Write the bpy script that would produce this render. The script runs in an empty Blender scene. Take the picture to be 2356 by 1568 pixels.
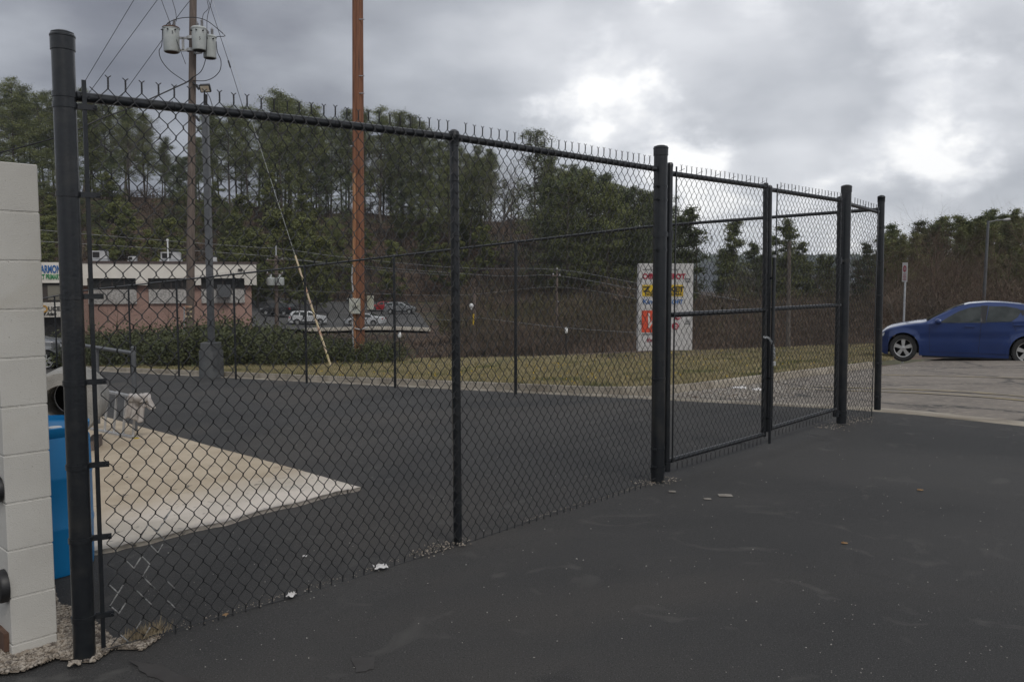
import bpy, math, random
import numpy as np
from mathutils import Vector, Matrix
random.seed(7); rng = np.random.default_rng(7)
SC = bpy.context.scene
COL = SC.collection
# ------------------------------------------------------------------ survey of the place
# measurements were taken on a 2355 x 1568 plan of the view; these turn them into world points
FL, CX, CY = 1920.0, 1177.5, 784.0
EYE = 1.60
PITCH = math.atan(144 / FL)
cp, sp = math.cos(PITCH), math.sin(PITCH)
CAM = Vector((0, 0, EYE))
def ray(u, v):
    a = (u - CX) / FL; b = -(v - CY) / FL
    return Vector((a, cp + b * sp, -sp + b * cp))
def atY(u, v, Y):
    d = ray(u, v); return CAM + d * (Y / d.y)
def atZ0(u, v, z=0.0):
    d = ray(u, v); return CAM + d * ((z - EYE) / d.z)
SD = Vector((.692, .722, 0)).normalized()      # along the near fence
TD = Vector((-SD.y, SD.x, 0))                  # into the yard
P3B = atZ0(1512, 1105)
T0 = P3B.dot(TD)
def onplane(u, v, pt, d):                      # hit the upright plane through pt along d
    n = Vector((-d.y, d.x, 0)); r = ray(u, v)
    return CAM + r * ((pt - CAM).dot(n) / r.dot(n))
def near(u, v): return onplane(u, v, P3B, SD)
P5B = near(2018, 932)
BD = Vector((-.7225, .691, 0)).normalized()
def back(u, v): return onplane(u, v, P5B, BD)
SK = P5B.dot(SD) + .18                         # kerb line
def st(x, y):
    return x * SD.x + y * SD.y, x * TD.x + y * TD.y - T0
def xy(s, t):
    return s * SD.x + (t + T0) * TD.x, s * SD.y + (t + T0) * TD.y
YC_U = [-2500, 0, 300, 700, 1190, 1545, 2010, 2100, 2500, 5000]
YC_Y = [33, 30, 28.5, 25.3, 23.5, 25.5, 30, 42, 44, 44]
FU = [-2500, -200, 300, 800, 1000, 1200, 1500, 1590, 1680, 2000, 2400, 5000]
FY = [25, 40, 60, 80, 100, 120, 150, 175, 200, 260, 400, 900]
FZ = [[-1.6,-2.8,-3.4,-3.4,-3,-2.5,3,14,24,26,10,0],
      [-1.6,-2.8,-3.4,-3.4,-3,-2.5,3,14,24,26,10,0],
      [-1.5,-3.2,-3.5,-3.6,-3.6,-3.2,0,10,21,23,8,0],
      [-1.2,-3.0,-4.4,-4.8,-4.4,-4.0,-3.0,7,17,18,6,-2],
      [-1.0,-3.0,-4.2,-4.7,-4.4,-4.0,-3.0,6,16,17,5,-3],
      [-.9,-2.8,-3.6,-4,-3.5,-2.5,1,9,15,15,3,-5],
      [-.7,-2.6,-3.5,-4,-3.0,-2,2.5,7,11,11,0,-6],
      [-.7,-2.6,-3.5,-4.4,-4.4,-4,-3,-2.5,-2.5,-2.5,-5,-8],
      [-.7,-2.6,-3.5,-4.6,-5,-5.5,-6,-6,-6,-6,-7,-10],
      [-.7,-2.0,-3,-3.2,-3.5,-3.7,-4,-4,-4,-4,-6,-10],
      [-.7,-.8,-1,-1,-1,-1,-1,-1,-1,-1,-3,-8],
      [-.7,-.8,-1,-1,-1,-1,-1,-1,-1,-1,-3,-8]]
FZ = np.array(FZ)
def sm(a): a = min(1, max(0, a)); return a * a * (3 - 2 * a)
def yc(u): return float(np.interp(u, YC_U, YC_Y))
def hplat(x, y):
    s, t = st(x, y)
    z = 0.0
    if t > 0: z -= .058 * min(t, 60)
    if s > SK: z -= .026 * min(s - SK, 30)
    return z
def far(u, Y):
    i = int(np.clip(np.searchsorted(FU, u) - 1, 0, len(FU) - 2))
    k = sm((u - FU[i]) / (FU[i + 1] - FU[i]))
    a = float(np.interp(Y, FY, FZ[i])); b = float(np.interp(Y, FY, FZ[i + 1]))
    return a * (1 - k) + b * k
def H(x, y):
    if y < 15: return hplat(x, y)
    u = CX + FL * x / y
    c = yc(u)
    if y <= c: return hplat(x, y)
    xc, ycc = x * c / y, c
    hp = hplat(xc, ycc)
    k = sm((y - c) / 12.0)
    return hp * (1 - k) + far(u, y) * k + (0.25 * math.sin(x * .31) * math.sin(y * .23) * k)
def G(u, v, n=40):
    d = ray(u, v); Y = 10.0
    lo, hi = 1.0, 400.0
    y = lo
    while y < hi:
        p = CAM + d * (y / d.y)
        if p.z < H(p.x, p.y): break
        y *= 1.02
    lo = y / 1.02
    for _ in range(20):
        m = (lo + y) / 2; p = CAM + d * (m / d.y)
        if p.z < H(p.x, p.y): y = m
        else: lo = m
    return p
def onG(x, y, dz=0.0): return Vector((x, y, H(x, y) + dz))
# ------------------------------------------------------------------ mesh helper
ORI = {}
class MB:
    def __init__(s): s.v = []; s.f = []
    def add(s, vs, fs):
        o = len(s.v); s.v += [tuple(p) for p in vs]; s.f += [tuple(i + o for i in f) for f in fs]
    def box(s, c, size, ax=None, az=0.0, bev=0):
        c = Vector(c); hx, hy, hz = [k / 2 for k in size]
        if ax is None:
            X = Vector((math.cos(az), math.sin(az), 0)); Y = Vector((-math.sin(az), math.cos(az), 0)); Z = Vector((0, 0, 1))
        else: X, Y, Z = ax
        if bev > 0:
            b = bev; pts = []
            fs = []
            rings = [(-hz, b), (-hz + b, 0), (hz - b, 0), (hz, b)]
            for z, i in rings:
                for (x, y) in ((hx - b, -hy + i), (hx - i, -hy + b), (hx - i, hy - b), (hx - b, hy - i), (-hx + b, hy - i), (-hx + i, hy - b), (-hx + i, -hy + b), (-hx + b, -hy + i)):
                    pts.append(c + X * x + Y * y + Z * z)
            for r in range(3):
                for k in range(8):
                    fs.append((r * 8 + k, r * 8 + (k + 1) % 8, r * 8 + 8 + (k + 1) % 8, r * 8 + 8 + k))
            fs.append(tuple(range(7, -1, -1))); fs.append(tuple(range(24, 32)))
            s.add(pts, fs); return s
        p = [c + X * x * hx + Y * y * hy + Z * z * hz for z in (-1, 1) for y in (-1, 1) for x in (-1, 1)]
        s.add(p, [(0, 2, 3, 1), (4, 5, 7, 6), (0, 1, 5, 4), (2, 6, 7, 3), (0, 4, 6, 2), (1, 3, 7, 5)]); return s
    def tube(s, pts, r, n=8, cap=True, rot=0.0):
        pts = [Vector(p) for p in pts]; m = len(pts)
        if not hasattr(r, '__len__'): r = [r] * m
        t0 = (pts[1] - pts[0]).normalized()
        up = Vector((0, 0, 1)) if abs(t0.z) < .9 else Vector((0, 1, 0))
        a = t0.cross(up).normalized(); vs = []; fs = []
        for i in range(m):
            t = (pts[min(i + 1, m - 1)] - pts[max(i - 1, 0)])
            if t.length < 1e-9: t = t0
            t = t.normalized()
            a = (a - t * a.dot(t))
            if a.length < 1e-6: a = t.orthogonal()
            a.normalize(); b = t.cross(a)
            for k in range(n):
                g = 2 * math.pi * k / n + rot
                vs.append(pts[i] + (a * math.cos(g) + b * math.sin(g)) * r[i])
        for i in range(m - 1):
            for k in range(n):
                k2 = (k + 1) % n
                fs.append((i * n + k, i * n + k2, (i + 1) * n + k2, (i + 1) * n + k))
        if cap: fs.append(tuple(range(n - 1, -1, -1))); fs.append(tuple(range((m - 1) * n, m * n)))
        s.add(vs, fs); return s
    def lathe(s, c, prof, n=24, axis=None, cap=True):
        c = Vector(c)
        Z = Vector(axis).normalized() if axis is not None else Vector((0, 0, 1))
        X = Z.orthogonal().normalized() if axis is not None else Vector((1, 0, 0)); Y = Z.cross(X)
        vs = []; fs = []; m = len(prof)
        for (r, z) in prof:
            for k in range(n):
                g = 2 * math.pi * k / n
                vs.append(c + X * (r * math.cos(g)) + Y * (r * math.sin(g)) + Z * z)
        for i in range(m - 1):
            for k in range(n):
                k2 = (k + 1) % n
                fs.append((i * n + k, i * n + k2, (i + 1) * n + k2, (i + 1) * n + k))
        if cap and prof[0][0] > 1e-4: fs.append(tuple(range(n - 1, -1, -1)))
        if cap and prof[-1][0] > 1e-4: fs.append(tuple(range((m - 1) * n, m * n)))
        s.add(vs, fs); return s
    def prism(s, pts, ext):
        pts = [Vector(p) for p in pts]; ext = Vector(ext); n = len(pts)
        s.add(pts + [p + ext for p in pts], [tuple(range(n - 1, -1, -1)), tuple(range(n, 2 * n))] +
              [(i, (i + 1) % n, n + (i + 1) % n, n + i) for i in range(n)]); return s
    def build(s, name, m, parent=None, smooth=False, label=None, loc=None):
        o = ORI.get(parent, Vector((0, 0, 0))) if parent else (Vector(loc) if loc is not None else Vector((0, 0, 0)))
        me = bpy.data.meshes.new(name)
        me.from_pydata([(p[0] - o.x, p[1] - o.y, p[2] - o.z) for p in s.v], [], s.f)
        me.validate(clean_customdata=False)
        me.materials.append(m)
        ob = bpy.data.objects.new(name, me); COL.objects.link(ob)
        if smooth:
            me.polygons.foreach_set('use_smooth', [True] * len(me.polygons))
            try:
                import bmesh
                bm = bmesh.new(); bm.from_mesh(me)
                for e in bm.edges:
                    if len(e.link_faces) == 2 and e.calc_face_angle(0) > math.radians(40): e.smooth = False
                bm.to_mesh(me); bm.free()
            except Exception: pass
        if parent: ob.parent = parent; ORI[ob] = o
        else: ob.location = o; ORI[ob] = o
        if label: ob['label'] = label
        return ob
def npmesh(name, V, Fq, m, parent=None, loc=(0, 0, 0)):
    """big meshes: V (n,3), Fq (k,3|4) arrays"""
    V = np.asarray(V, dtype=np.float32); Fq = np.asarray(Fq, dtype=np.int32)
    o = ORI.get(parent, Vector(loc)) if parent else Vector(loc)
    V = V - np.array(o, dtype=np.float32)
    me = bpy.data.meshes.new(name); k = Fq.shape[1]
    me.vertices.add(len(V)); me.vertices.foreach_set('co', V.ravel())
    me.loops.add(Fq.size); me.loops.foreach_set('vertex_index', Fq.ravel())
    me.polygons.add(len(Fq)); me.polygons.foreach_set('loop_start', np.arange(0, Fq.size, k, dtype=np.int32))
    me.polygons.foreach_set('loop_total', np.full(len(Fq), k, dtype=np.int32))
    me.update(calc_edges=True); me.materials.append(m)
    ob = bpy.data.objects.new(name, me); COL.objects.link(ob)
    if parent: ob.parent = parent; ORI[ob] = o
    else: ob.location = o; ORI[ob] = o
    return ob
def tag(o, label, cat, group=None, kind=None):
    o['label'] = label; o['category'] = cat
    if group: o['group'] = group
    if kind: o['kind'] = kind
    return o
def struct(o): o['kind'] = 'structure'; return o
def stuff(o, label, cat): tag(o, label, cat, kind='stuff'); return o
def thing(name, label, cat, loc=(0, 0, 0), group=None, rz=0.0):
    o = bpy.data.objects.new(name, None); COL.objects.link(o); o.empty_display_size = .2
    o.location = loc; o.rotation_euler = (0, 0, rz); ORI[o] = Vector(loc)
    tag(o, label, cat, group); return o
def local(name, label, cat, group=None):
    """a thing modelled about its own origin and moved afterwards"""
    o = thing(name, label, cat, (0, 0, 0), group); return o
def copy_tree(o, parent=None):
    c = o.copy(); COL.objects.link(c)
    if parent: c.parent = parent
    for ch in list(o.children): copy_tree(ch, c)
    return c
# ------------------------------------------------------------------ materials
def srgb(*c):
    return tuple(((x / 255) / 12.92 if x / 255 <= .04045 else ((x / 255 + .055) / 1.055) ** 2.4) for x in c)
def pm(name, cols, scale=5, rough=.7, metal=0, bump=0, bscale=None, detail=6, var=0.0, spec=.5, stretch=None, lo=.35, hi=.65, coat=0, dist=0.0):
    m = bpy.data.materials.new(name); m.use_nodes = True; nt = m.node_tree; N = nt.nodes; L = nt.links
    b = N['Principled BSDF']; b.inputs['Roughness'].default_value = rough; b.inputs['Metallic'].default_value = metal
    b.inputs['Specular IOR Level'].default_value = spec
    if coat: b.inputs['Coat Weight'].default_value = coat; b.inputs['Coat Roughness'].default_value = .08
    if not isinstance(cols, list): cols = [cols]
    tc = N.new('ShaderNodeTexCoord'); mp = N.new('ShaderNodeMapping'); L.new(tc.outputs['Object'], mp.inputs['Vector'])
    if stretch: mp.inputs['Scale'].default_value = stretch
    out = None
    if len(cols) > 1:
        no = N.new('ShaderNodeTexNoise'); no.inputs['Scale'].default_value = scale; no.inputs['Detail'].default_value = detail
        no.inputs['Distortion'].default_value = dist
        L.new(mp.outputs['Vector'], no.inputs['Vector'])
        cr = N.new('ShaderNodeValToRGB'); e = cr.color_ramp.elements
        n = len(cols)
        e[0].position = lo; e[0].color = (*cols[0], 1); e[1].position = hi; e[1].color = (*cols[-1], 1)
        for i in range(1, n - 1):
            x = e.new(lo + (hi - lo) * i / (n - 1)); x.color = (*cols[i], 1)
        L.new(no.outputs['Fac'], cr.inputs['Fac']); out = cr.outputs['Color']
    else:
        rg = N.new('ShaderNodeRGB'); rg.outputs[0].default_value = (*cols[0], 1); out = rg.outputs[0]
    if var:
        oi = N.new('ShaderNodeObjectInfo'); mr = N.new('ShaderNodeMapRange'); mr.inputs['To Min'].default_value = 1 - var; mr.inputs['To Max'].default_value = 1 + var
        L.new(oi.outputs['Random'], mr.inputs['Value'])
        hs = N.new('ShaderNodeHueSaturation'); L.new(mr.outputs['Result'], hs.inputs['Value']); L.new(out, hs.inputs['Color']); out = hs.outputs['Color']
    L.new(out, b.inputs['Base Color'])
    if bump:
        nb = N.new('ShaderNodeTexNoise'); nb.inputs['Scale'].default_value = bscale or scale * 4; nb.inputs['Detail'].default_value = 5
        L.new(mp.outputs['Vector'], nb.inputs['Vector'])
        bp = N.new('ShaderNodeBump'); bp.inputs['Strength'].default_value = min(1, bump); bp.inputs['Distance'].default_value = .01
        L.new(nb.outputs['Fac'], bp.inputs['Height']); L.new(bp.outputs['Normal'], b.inputs['Normal'])
    m['bsdf'] = b.name
    return m
def nn(m, t): return m.node_tree.nodes.new(t)
def mixnode(m, fac, c1, c2, blend='MIX'):
    N = m.node_tree.nodes; L = m.node_tree.links
    x = N.new('ShaderNodeMix'); x.data_type = 'RGBA'; x.blend_type = blend
    for i, val in ((0, fac), (6, c1), (7, c2)):
        if isinstance(val, (int, float)): x.inputs[i].default_value = val
        elif isinstance(val, tuple): x.inputs[i].default_value = (*val, 1)
        else: L.new(val, x.inputs[i])
    return x.outputs[2]
def noise(m, vec, scale, detail=5, dist=0, lo=.4, hi=.6):
    N = m.node_tree.nodes; L = m.node_tree.links
    n = N.new('ShaderNodeTexNoise'); n.inputs['Scale'].default_value = scale; n.inputs['Detail'].default_value = detail; n.inputs['Distortion'].default_value = dist
    L.new(vec, n.inputs['Vector']); r = N.new('ShaderNodeMapRange'); r.inputs['From Min'].default_value = lo; r.inputs['From Max'].default_value = hi
    L.new(n.outputs['Fac'], r.inputs['Value']); return r.outputs['Result']
def basecol(m): return m.node_tree.nodes['Principled BSDF'].inputs['Base Color']
def coord(m):
    for n in m.node_tree.nodes:
        if n.type == 'MAPPING': return n.outputs['Vector']
def relink(m, c): m.node_tree.links.new(c, basecol(m))
M = {}
M['black'] = pm('black_powder_coat', [(.009, .0105, .013), (.014, .016, .018)], 30, .30, 0, .12, 90)
def dusty(m, strength=.5):
    b = basecol(m).links[0].from_socket
    n1 = noise(m, coord(m), 6, 8, .3, .52, .75)
    relink(m, mixnode(m, n1, b, (.032, .031, .029)))
dusty(M['black'])
M['wire'] = pm('black_vinyl_wire', [(.012, .013, .015), (.022, .022, .023)], 14, .5)
M['wire_far'] = pm('black_vinyl_wire_far', [(.014, .014, .016)], 14, .6)
M['barewire'] = pm('worn_zinc_wire', [(.34, .34, .33), (.12, .12, .12)], 60, .5, .2)
M['galv'] = pm('galvanised_steel', [(.30, .31, .32), (.42, .43, .44)], 20, .5, .3)
M['greypaint'] = pm('grey_painted_steel', [(.075, .079, .084), (.10, .104, .11)], 8, .45, 0, .1, 60)
# asphalt, fresh sealed
a = pm('fresh_sealed_asphalt', [(.037, .0365, .036), (.056, .054, .052)], .45, .80, 0, .85, 210, 8, spec=.3, dist=.9)
b0 = basecol(a).links[0].from_socket; cv = coord(a)
b1 = mixnode(a, noise(a, cv, .20, 5, 1.2, .47, .68), b0, (.070, .063, .056))
b2 = mixnode(a, noise(a, cv, 1.3, 8, 1.2, .60, .74), b1, (.034, .033, .033))
vo = nn(a, 'ShaderNodeTexVoronoi'); vo.inputs['Scale'].default_value = 7; a.node_tree.links.new(cv, vo.inputs['Vector'])
mr = nn(a, 'ShaderNodeMapRange'); mr.inputs['From Min'].default_value = .045; mr.inputs['From Max'].default_value = .02; a.node_tree.links.new(vo.outputs['Distance'], mr.inputs['Value'])
sp_ = nn(a, 'ShaderNodeMath'); sp_.operation = 'MULTIPLY'; a.node_tree.links.new(mr.outputs['Result'], sp_.inputs[0]); a.node_tree.links.new(noise(a, cv, 1.1, 2, 0, .5, .62), sp_.inputs[1])
b3 = mixnode(a, sp_.outputs[0], b2, (.20, .19, .17))
fg = noise(a, cv, 170, 3, 0, .56, .74); b4 = mixnode(a, fg, b3, (.13, .125, .12)); b4 = mixnode(a, noise(a, cv, 120, 3, 0, .58, .70), b4, (.018, .018, .018)); b4 = mixnode(a, noise(a, cv, 2.6, 9, 1.5, .60, .72), b4, (.078, .075, .070))
# fine cracks
vc = nn(a, 'ShaderNodeTexVoronoi'); vc.feature = 'DISTANCE_TO_EDGE'; vc.inputs['Scale'].default_value = .33
dn = nn(a, 'ShaderNodeTexNoise'); dn.inputs['Scale'].default_value = 1.4; dn.inputs['Detail'].default_value = 7; a.node_tree.links.new(cv, dn.inputs['Vector'])
mx = nn(a, 'ShaderNodeMix'); mx.data_type = 'VECTOR'; mx.inputs[0].default_value = .35; a.node_tree.links.new(cv, mx.inputs[4]); a.node_tree.links.new(dn.outputs['Color'], mx.inputs[5]); a.node_tree.links.new(mx.outputs[1], vc.inputs['Vector'])
mr2 = nn(a, 'ShaderNodeMapRange'); mr2.inputs['From Min'].default_value = .003; mr2.inputs['From Max'].default_value = .0005; a.node_tree.links.new(vc.outputs['Distance'], mr2.inputs['Value'])
cm = nn(a, 'ShaderNodeMath'); cm.operation = 'MULTIPLY'; a.node_tree.links.new(mr2.outputs['Result'], cm.inputs[0]); a.node_tree.links.new(noise(a, cv, .5, 2, 0, .5, .6), cm.inputs[1])
relink(a, b4)
M['asphalt'] = a
# old grey lot
a = pm('old_grey_asphalt', [(.15, .13, .11), (.215, .188, .16)], .8, .9, 0, .6, 90, 8, dist=.6)
b0 = basecol(a).links[0].from_socket; cv = coord(a)
vc = nn(a, 'ShaderNodeTexVoronoi'); vc.feature = 'DISTANCE_TO_EDGE'; vc.inputs['Scale'].default_value = .55
mx = nn(a, 'ShaderNodeMix'); mx.data_type = 'VECTOR'; mx.inputs[0].default_value = .3; dn = nn(a, 'ShaderNodeTexNoise'); dn.inputs['Scale'].default_value = 1.5; dn.inputs['Detail'].default_value = 8
a.node_tree.links.new(cv, dn.inputs['Vector']); a.node_tree.links.new(cv, mx.inputs[4]); a.node_tree.links.new(dn.outputs['Color'], mx.inputs[5]); a.node_tree.links.new(mx.outputs[1], vc.inputs['Vector'])
mr2 = nn(a, 'ShaderNodeMapRange'); mr2.inputs['From Min'].default_value = .03; mr2.inputs['From Max'].default_value = .004; a.node_tree.links.new(vc.outputs['Distance'], mr2.inputs['Value'])
b1 = mixnode(a, mr2.outputs['Result'], b0, (.06, .055, .05)); b2 = mixnode(a, noise(a, cv, 9, 8, .5, .5, .7), b1, (.26, .225, .185))
relink(a, b2); M['oldasphalt'] = a
M['lot_far'] = pm('far_lot_asphalt', [(.060, .058, .056), (.085, .082, .078)], .2, .9)
M['concrete'] = pm('pale_concrete', [(.30, .27, .23), (.42, .39, .33)], 3, .9, 0, .5, 80, 8)
M['kerb'] = pm('weathered_kerb_concrete', [(.21, .18, .14), (.36, .32, .26)], 2.5, .9, 0, .6, 60, 8)
M['line'] = pm('faded_yellow_paint', [(.36, .29, .16), (.20, .18, .14)], 5, .9, 0, 0, None, 8)
# slab : sandy tan where the dirt lies, bare pale concrete toward the gate
a = pm('dusty_concrete_slab', [(.37, .30, .215), (.46, .385, .285)], 2.2, .95, 0, .6, 70, 9)
b0 = basecol(a).links[0].from_socket; cv = coord(a)
b1 = mixnode(a, noise(a, cv, .9, 9, 1.0, .44, .60), (.64, .575, .50), (.50, .45, .38)); M['slab_pale'] = None
sx = nn(a, 'ShaderNodeSeparateXYZ'); a.node_tree.links.new(cv, sx.inputs[0])
mr = nn(a, 'ShaderNodeMapRange'); mr.inputs['From Min'].default_value = 1.0; mr.inputs['From Max'].default_value = 1.75
ad = nn(a, 'ShaderNodeMath'); ad.operation = 'ADD'; ab_ = nn(a, 'ShaderNodeMath'); ab_.operation = 'ABSOLUTE'; a.node_tree.links.new(sx.outputs['Y'], ab_.inputs[0]); a.node_tree.links.new(ab_.outputs[0], ad.inputs[0])
nz = nn(a, 'ShaderNodeTexNoise'); nz.inputs['Scale'].default_value = 1.6; nz.inputs['Detail'].default_value = 7; a.node_tree.links.new(cv, nz.inputs['Vector'])
a.node_tree.links.new(nz.outputs['Fac'], ad.inputs[1]); a.node_tree.links.new(ad.outputs[0], mr.inputs['Value'])
b2 = mixnode(a, mr.outputs['Result'], b1, b0)
b3 = mixnode(a, noise(a, cv, 12, 8, .6, .64, .72), b2, (.10, .09, .08)); relink(a, b3); M['slab'] = a
# terrain
a = pm('leaf_litter_hillside', [(.050, .030, .020), (.085, .050, .032), (.040, .034, .018)], .09, .95, 0, .5, 2, 9, dist=1)
b0 = basecol(a).links[0].from_socket; cv = coord(a)
b1 = mixnode(a, noise(a, cv, .16, 5, 1.2, .50, .60), b0, (.135, .085, .055)); b2 = mixnode(a, noise(a, cv, .11, 5, 1.2, .54, .62), b1, (.075, .072, .032))
relink(a, mixnode(a, noise(a, cv, 1.2, 8, 1, .45, .62), b2, (.034, .025, .018))); M['terrain'] = a
a = pm('winter_lawn', [(.175, .155, .080), (.27, .225, .130), (.135, .135, .058)], .7, .95, 0, .6, 40, 9, dist=.6)
b0 = basecol(a).links[0].from_socket; cv = coord(a)
b1 = mixnode(a, noise(a, cv, .35, 6, .8, .48, .62), b0, (.25, .20, .105))
relink(a, mixnode(a, noise(a, cv, 30, 4, .4, .5, .66), b1, (.05, .055, .018))); M['lawn'] = a
M['blade'] = pm('grass_blades', [(.13, .135, .050), (.33, .275, .155), (.22, .20, .095)], 1.1, .8, detail=8)
M['dirt'] = pm('bare_dirt', [(.12, .085, .055), (.20, .15, .10)], 3, .95, 0, .6, 40, 9)
M['gravel'] = pm('mixed_gravel', [(.12, .10, .085), (.35, .31, .26), (.22, .18, .14)], 25, .9, detail=3)
M['blockpaint'] = pm('off_white_block_paint', [(.46, .445, .41), (.52, .505, .465)], 3.5, .85, 0, .30, 240, 8)
dustb = M['blockpaint']; b = basecol(dustb).links[0].from_socket
vp = noise(dustb, coord(dustb), 130, 2, 0, .24, .29)
inv = mixnode(dustb, vp, (.26, .24, .21), b)
relink(dustb, mixnode(dustb, noise(dustb, coord(dustb), 2.2, 8, 1.0, .56, .80), inv, (.42, .39, .33)))
M['mortar'] = pm('painted_mortar', [(.40, .385, .35), (.50, .485, .45)], 14, .9, 0, .6, 90)
M['bluedrum'] = pm('blue_plastic', [(.004, .15, .36), (.006, .18, .42)], 3, .42, 0, .1, 30)
M['whiteplastic'] = pm('white_plastic', [(.6, .62, .62), (.7, .7, .7)], 9, .5)
M['pipe'] = pm('cast_concrete_pipe', [(.20, .195, .18), (.30, .29, .27)], 6, .95, 0, 1, 60, 9)
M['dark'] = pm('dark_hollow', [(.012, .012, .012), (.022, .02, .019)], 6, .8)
M['alu'] = pm('aluminium', [(.42, .42, .42), (.52, .52, .52)], 12, .42, .6, .1, 60)
M['yellow'] = pm('yellow_plastic', [(.55, .40, .03), (.45, .34, .05)], 20, .6)
M['cloth'] = pm('soiled_white_cloth', [(.36, .33, .31), (.48, .45, .43)], 14, .95, 0, .5, 60)
M['paper'] = pm('crumpled_paper', [(.50, .48, .47), (.66, .65, .64)], 20, .9)
M['dry'] = pm('dry_weed', [(.16, .125, .08), (.28, .23, .15)], 40, .9)
M['dirtypaper'] = pm('dirty_flattened_paper', [(.16, .14, .12), (.26, .24, .21)], 40, .9)
M['leaf_tan'] = pm('dead_leaf', [(.20, .11, .05), (.30, .19, .09)], 40, .8)
# poles
M['oldpole'] = pm('weathered_pole_wood', [(.10, .078, .066), (.17, .135, .115)], 5, .9, 0, .6, 40, 8, stretch=(9, 9, .5))
M['newpole'] = pm('treated_pole_wood', [(.14, .055, .028), (.21, .088, .044), (.085, .036, .021)], 3, .75, 0, .5, 40, 8, stretch=(8, 8, .25))
M['newpole_pale'] = pm('bleached_pole_wood', [(.36, .19, .095), (.22, .095, .045)], 3, .8, 0, .4, 40, 8, stretch=(9, 9, .3))
M['canister'] = pm('pale_grey_enamel', [(.40, .43, .42), (.48, .50, .49)], 4, .45)
M['rust'] = pm('rusty_steel', [(.075, .038, .025), (.12, .07, .045)], 14, .85)
M['ceramic'] = pm('grey_glazed_ceramic', [(.32, .31, .31)], 4, .25)
M['cable'] = pm('black_cable', [(.02, .02, .022)], 4, .6)
M['cable_bright'] = pm('aluminium_conductor', [(.17, .17, .17), (.23, .23, .23)], 2, .5, .3)
M['lens'] = pm('lamp_lens', [(.55, .42, .30), (.6, .55, .45)], 9, .15)
M['conc_dark'] = pm('grey_painted_concrete', [(.075, .078, .08), (.10, .103, .105)], 5, .9, 0, .5, 60)
M['guard'] = pm('faded_guy_guard', [(.42, .36, .16), (.50, .40, .28), (.38, .20, .13)], 4, .6, stretch=(1, 1, .6))
M['meter'] = pm('weathered_meter_box', [(.30, .29, .22), (.44, .45, .41), (.30, .17, .05)], 2.2, .7, hi=.72)
# building
M['stucco'] = pm('cream_fascia', [(.60, .565, .51), (.66, .63, .57)], 1.2, .85)
a = pm('pink_brick', [(.33, .205, .165), (.40, .255, .21)], 1.5, .9)
br = nn(a, 'ShaderNodeTexBrick'); br.inputs['Scale'].default_value = 1; br.inputs['Brick Width'].default_value = .22; br.inputs['Row Height'].default_value = .075; br.inputs['Mortar Size'].default_value = .008
mpx = nn(a, 'ShaderNodeMapping'); mpx.inputs['Rotation'].default_value = (math.radians(90), 0, 0); tcx = nn(a, 'ShaderNodeTexCoord'); a.node_tree.links.new(tcx.outputs['Object'], mpx.inputs['Vector']); a.node_tree.links.new(mpx.outputs['Vector'], br.inputs['Vector'])
br.inputs['Color1'].default_value = (.36, .22, .18, 1); br.inputs['Color2'].default_value = (.29, .175, .145, 1); br.inputs['Mortar'].default_value = (.30, .25, .21, 1)
relink(a, mixnode(a, .5, basecol(a).links[0].from_socket, br.outputs['Color'])); M['brick'] = a
M['aggregate'] = pm('pebble_panel', [(.26, .25, .24), (.52, .50, .47)], 9, .95, 0, 0, None, 9)
M['glassdark'] = pm('dark_window_glass', [(.010, .011, .012), (.03, .029, .027)], .5, .3, spec=.3)
M['bronze'] = pm('bronze_frame', [(.045, .035, .03)], 5, .5)
M['roofcap'] = pm('dark_coping', [(.07, .05, .045)], 5, .6)
M['hvac'] = pm('weathered_sheet_metal', [(.28, .28, .28), (.5, .5, .5)], 1.5, .6, .2)
M['blind'] = pm('beige_blind', [(.17, .16, .13)], 5, .8)
M['txt_blue'] = pm('blue_lettering', [(.012, .10, .30)], 5, .6)
M['txt_green'] = pm('green_lettering', [(.02, .20, .07)], 5, .6)
M['txt_black'] = pm('black_lettering', [(.02, .02, .02)], 5, .6)
M['txt_orange'] = pm('orange_emblem', [(.50, .27, .04)], 5, .6)
M['txt_red'] = pm('red_lettering', [(.33, .012, .035)], 5, .6)
M['txt_scarlet'] = pm('scarlet_panel', [(.55, .055, .02), (.62, .075, .03)], 2, .6)
M['txt_white'] = pm('white_lettering', [(.6, .58, .55)], 5, .6)
M['panel_yellow'] = pm('yellow_sign_face', [(.62, .42, .02)], 5, .6)
M['signwhite'] = pm('white_sign_face', [(.46, .45, .43), (.54, .53, .52)], 1.2, .7)
# vegetation
M['needle'] = pm('pine_needles', [(.062, .078, .025), (.135, .145, .048), (.085, .10, .032)], .55, .7, detail=7, var=.28)
M['needle_y'] = pm('yellow_pine_needles', [(.078, .094, .026), (.135, .140, .038)], .6, .7, detail=7, var=.22)
M['needle_d'] = pm('dark_pine_needles', [(.046, .062, .024), (.098, .112, .040)], .5, .7, detail=7, var=.22)
M['bark'] = pm('pine_bark', [(.045, .036, .030), (.085, .068, .056)], 3, .95, 0, .5, 20, stretch=(3, 3, .6), var=.2)
M['barebark'] = pm('bare_tree_bark', [(.085, .072, .060), (.14, .12, .10)], 3, .95, var=.25)
M['brownbark'] = pm('brown_twig_bark', [(.075, .052, .040), (.13, .092, .066)], 3, .95, var=.25)
M['hedge'] = pm('hedge_leaves', [(.042, .054, .020), (.090, .098, .034)], 2.2, .65, detail=6, var=.15)
M['brush'] = pm('brown_brush', [(.030, .024, .019), (.155, .112, .082), (.085, .062, .047), (.045, .040, .026)], .14, .95, detail=7)
M['brush_g'] = pm('olive_brush', [(.060, .055, .026), (.095, .085, .040)], .3, .95, detail=7)
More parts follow.
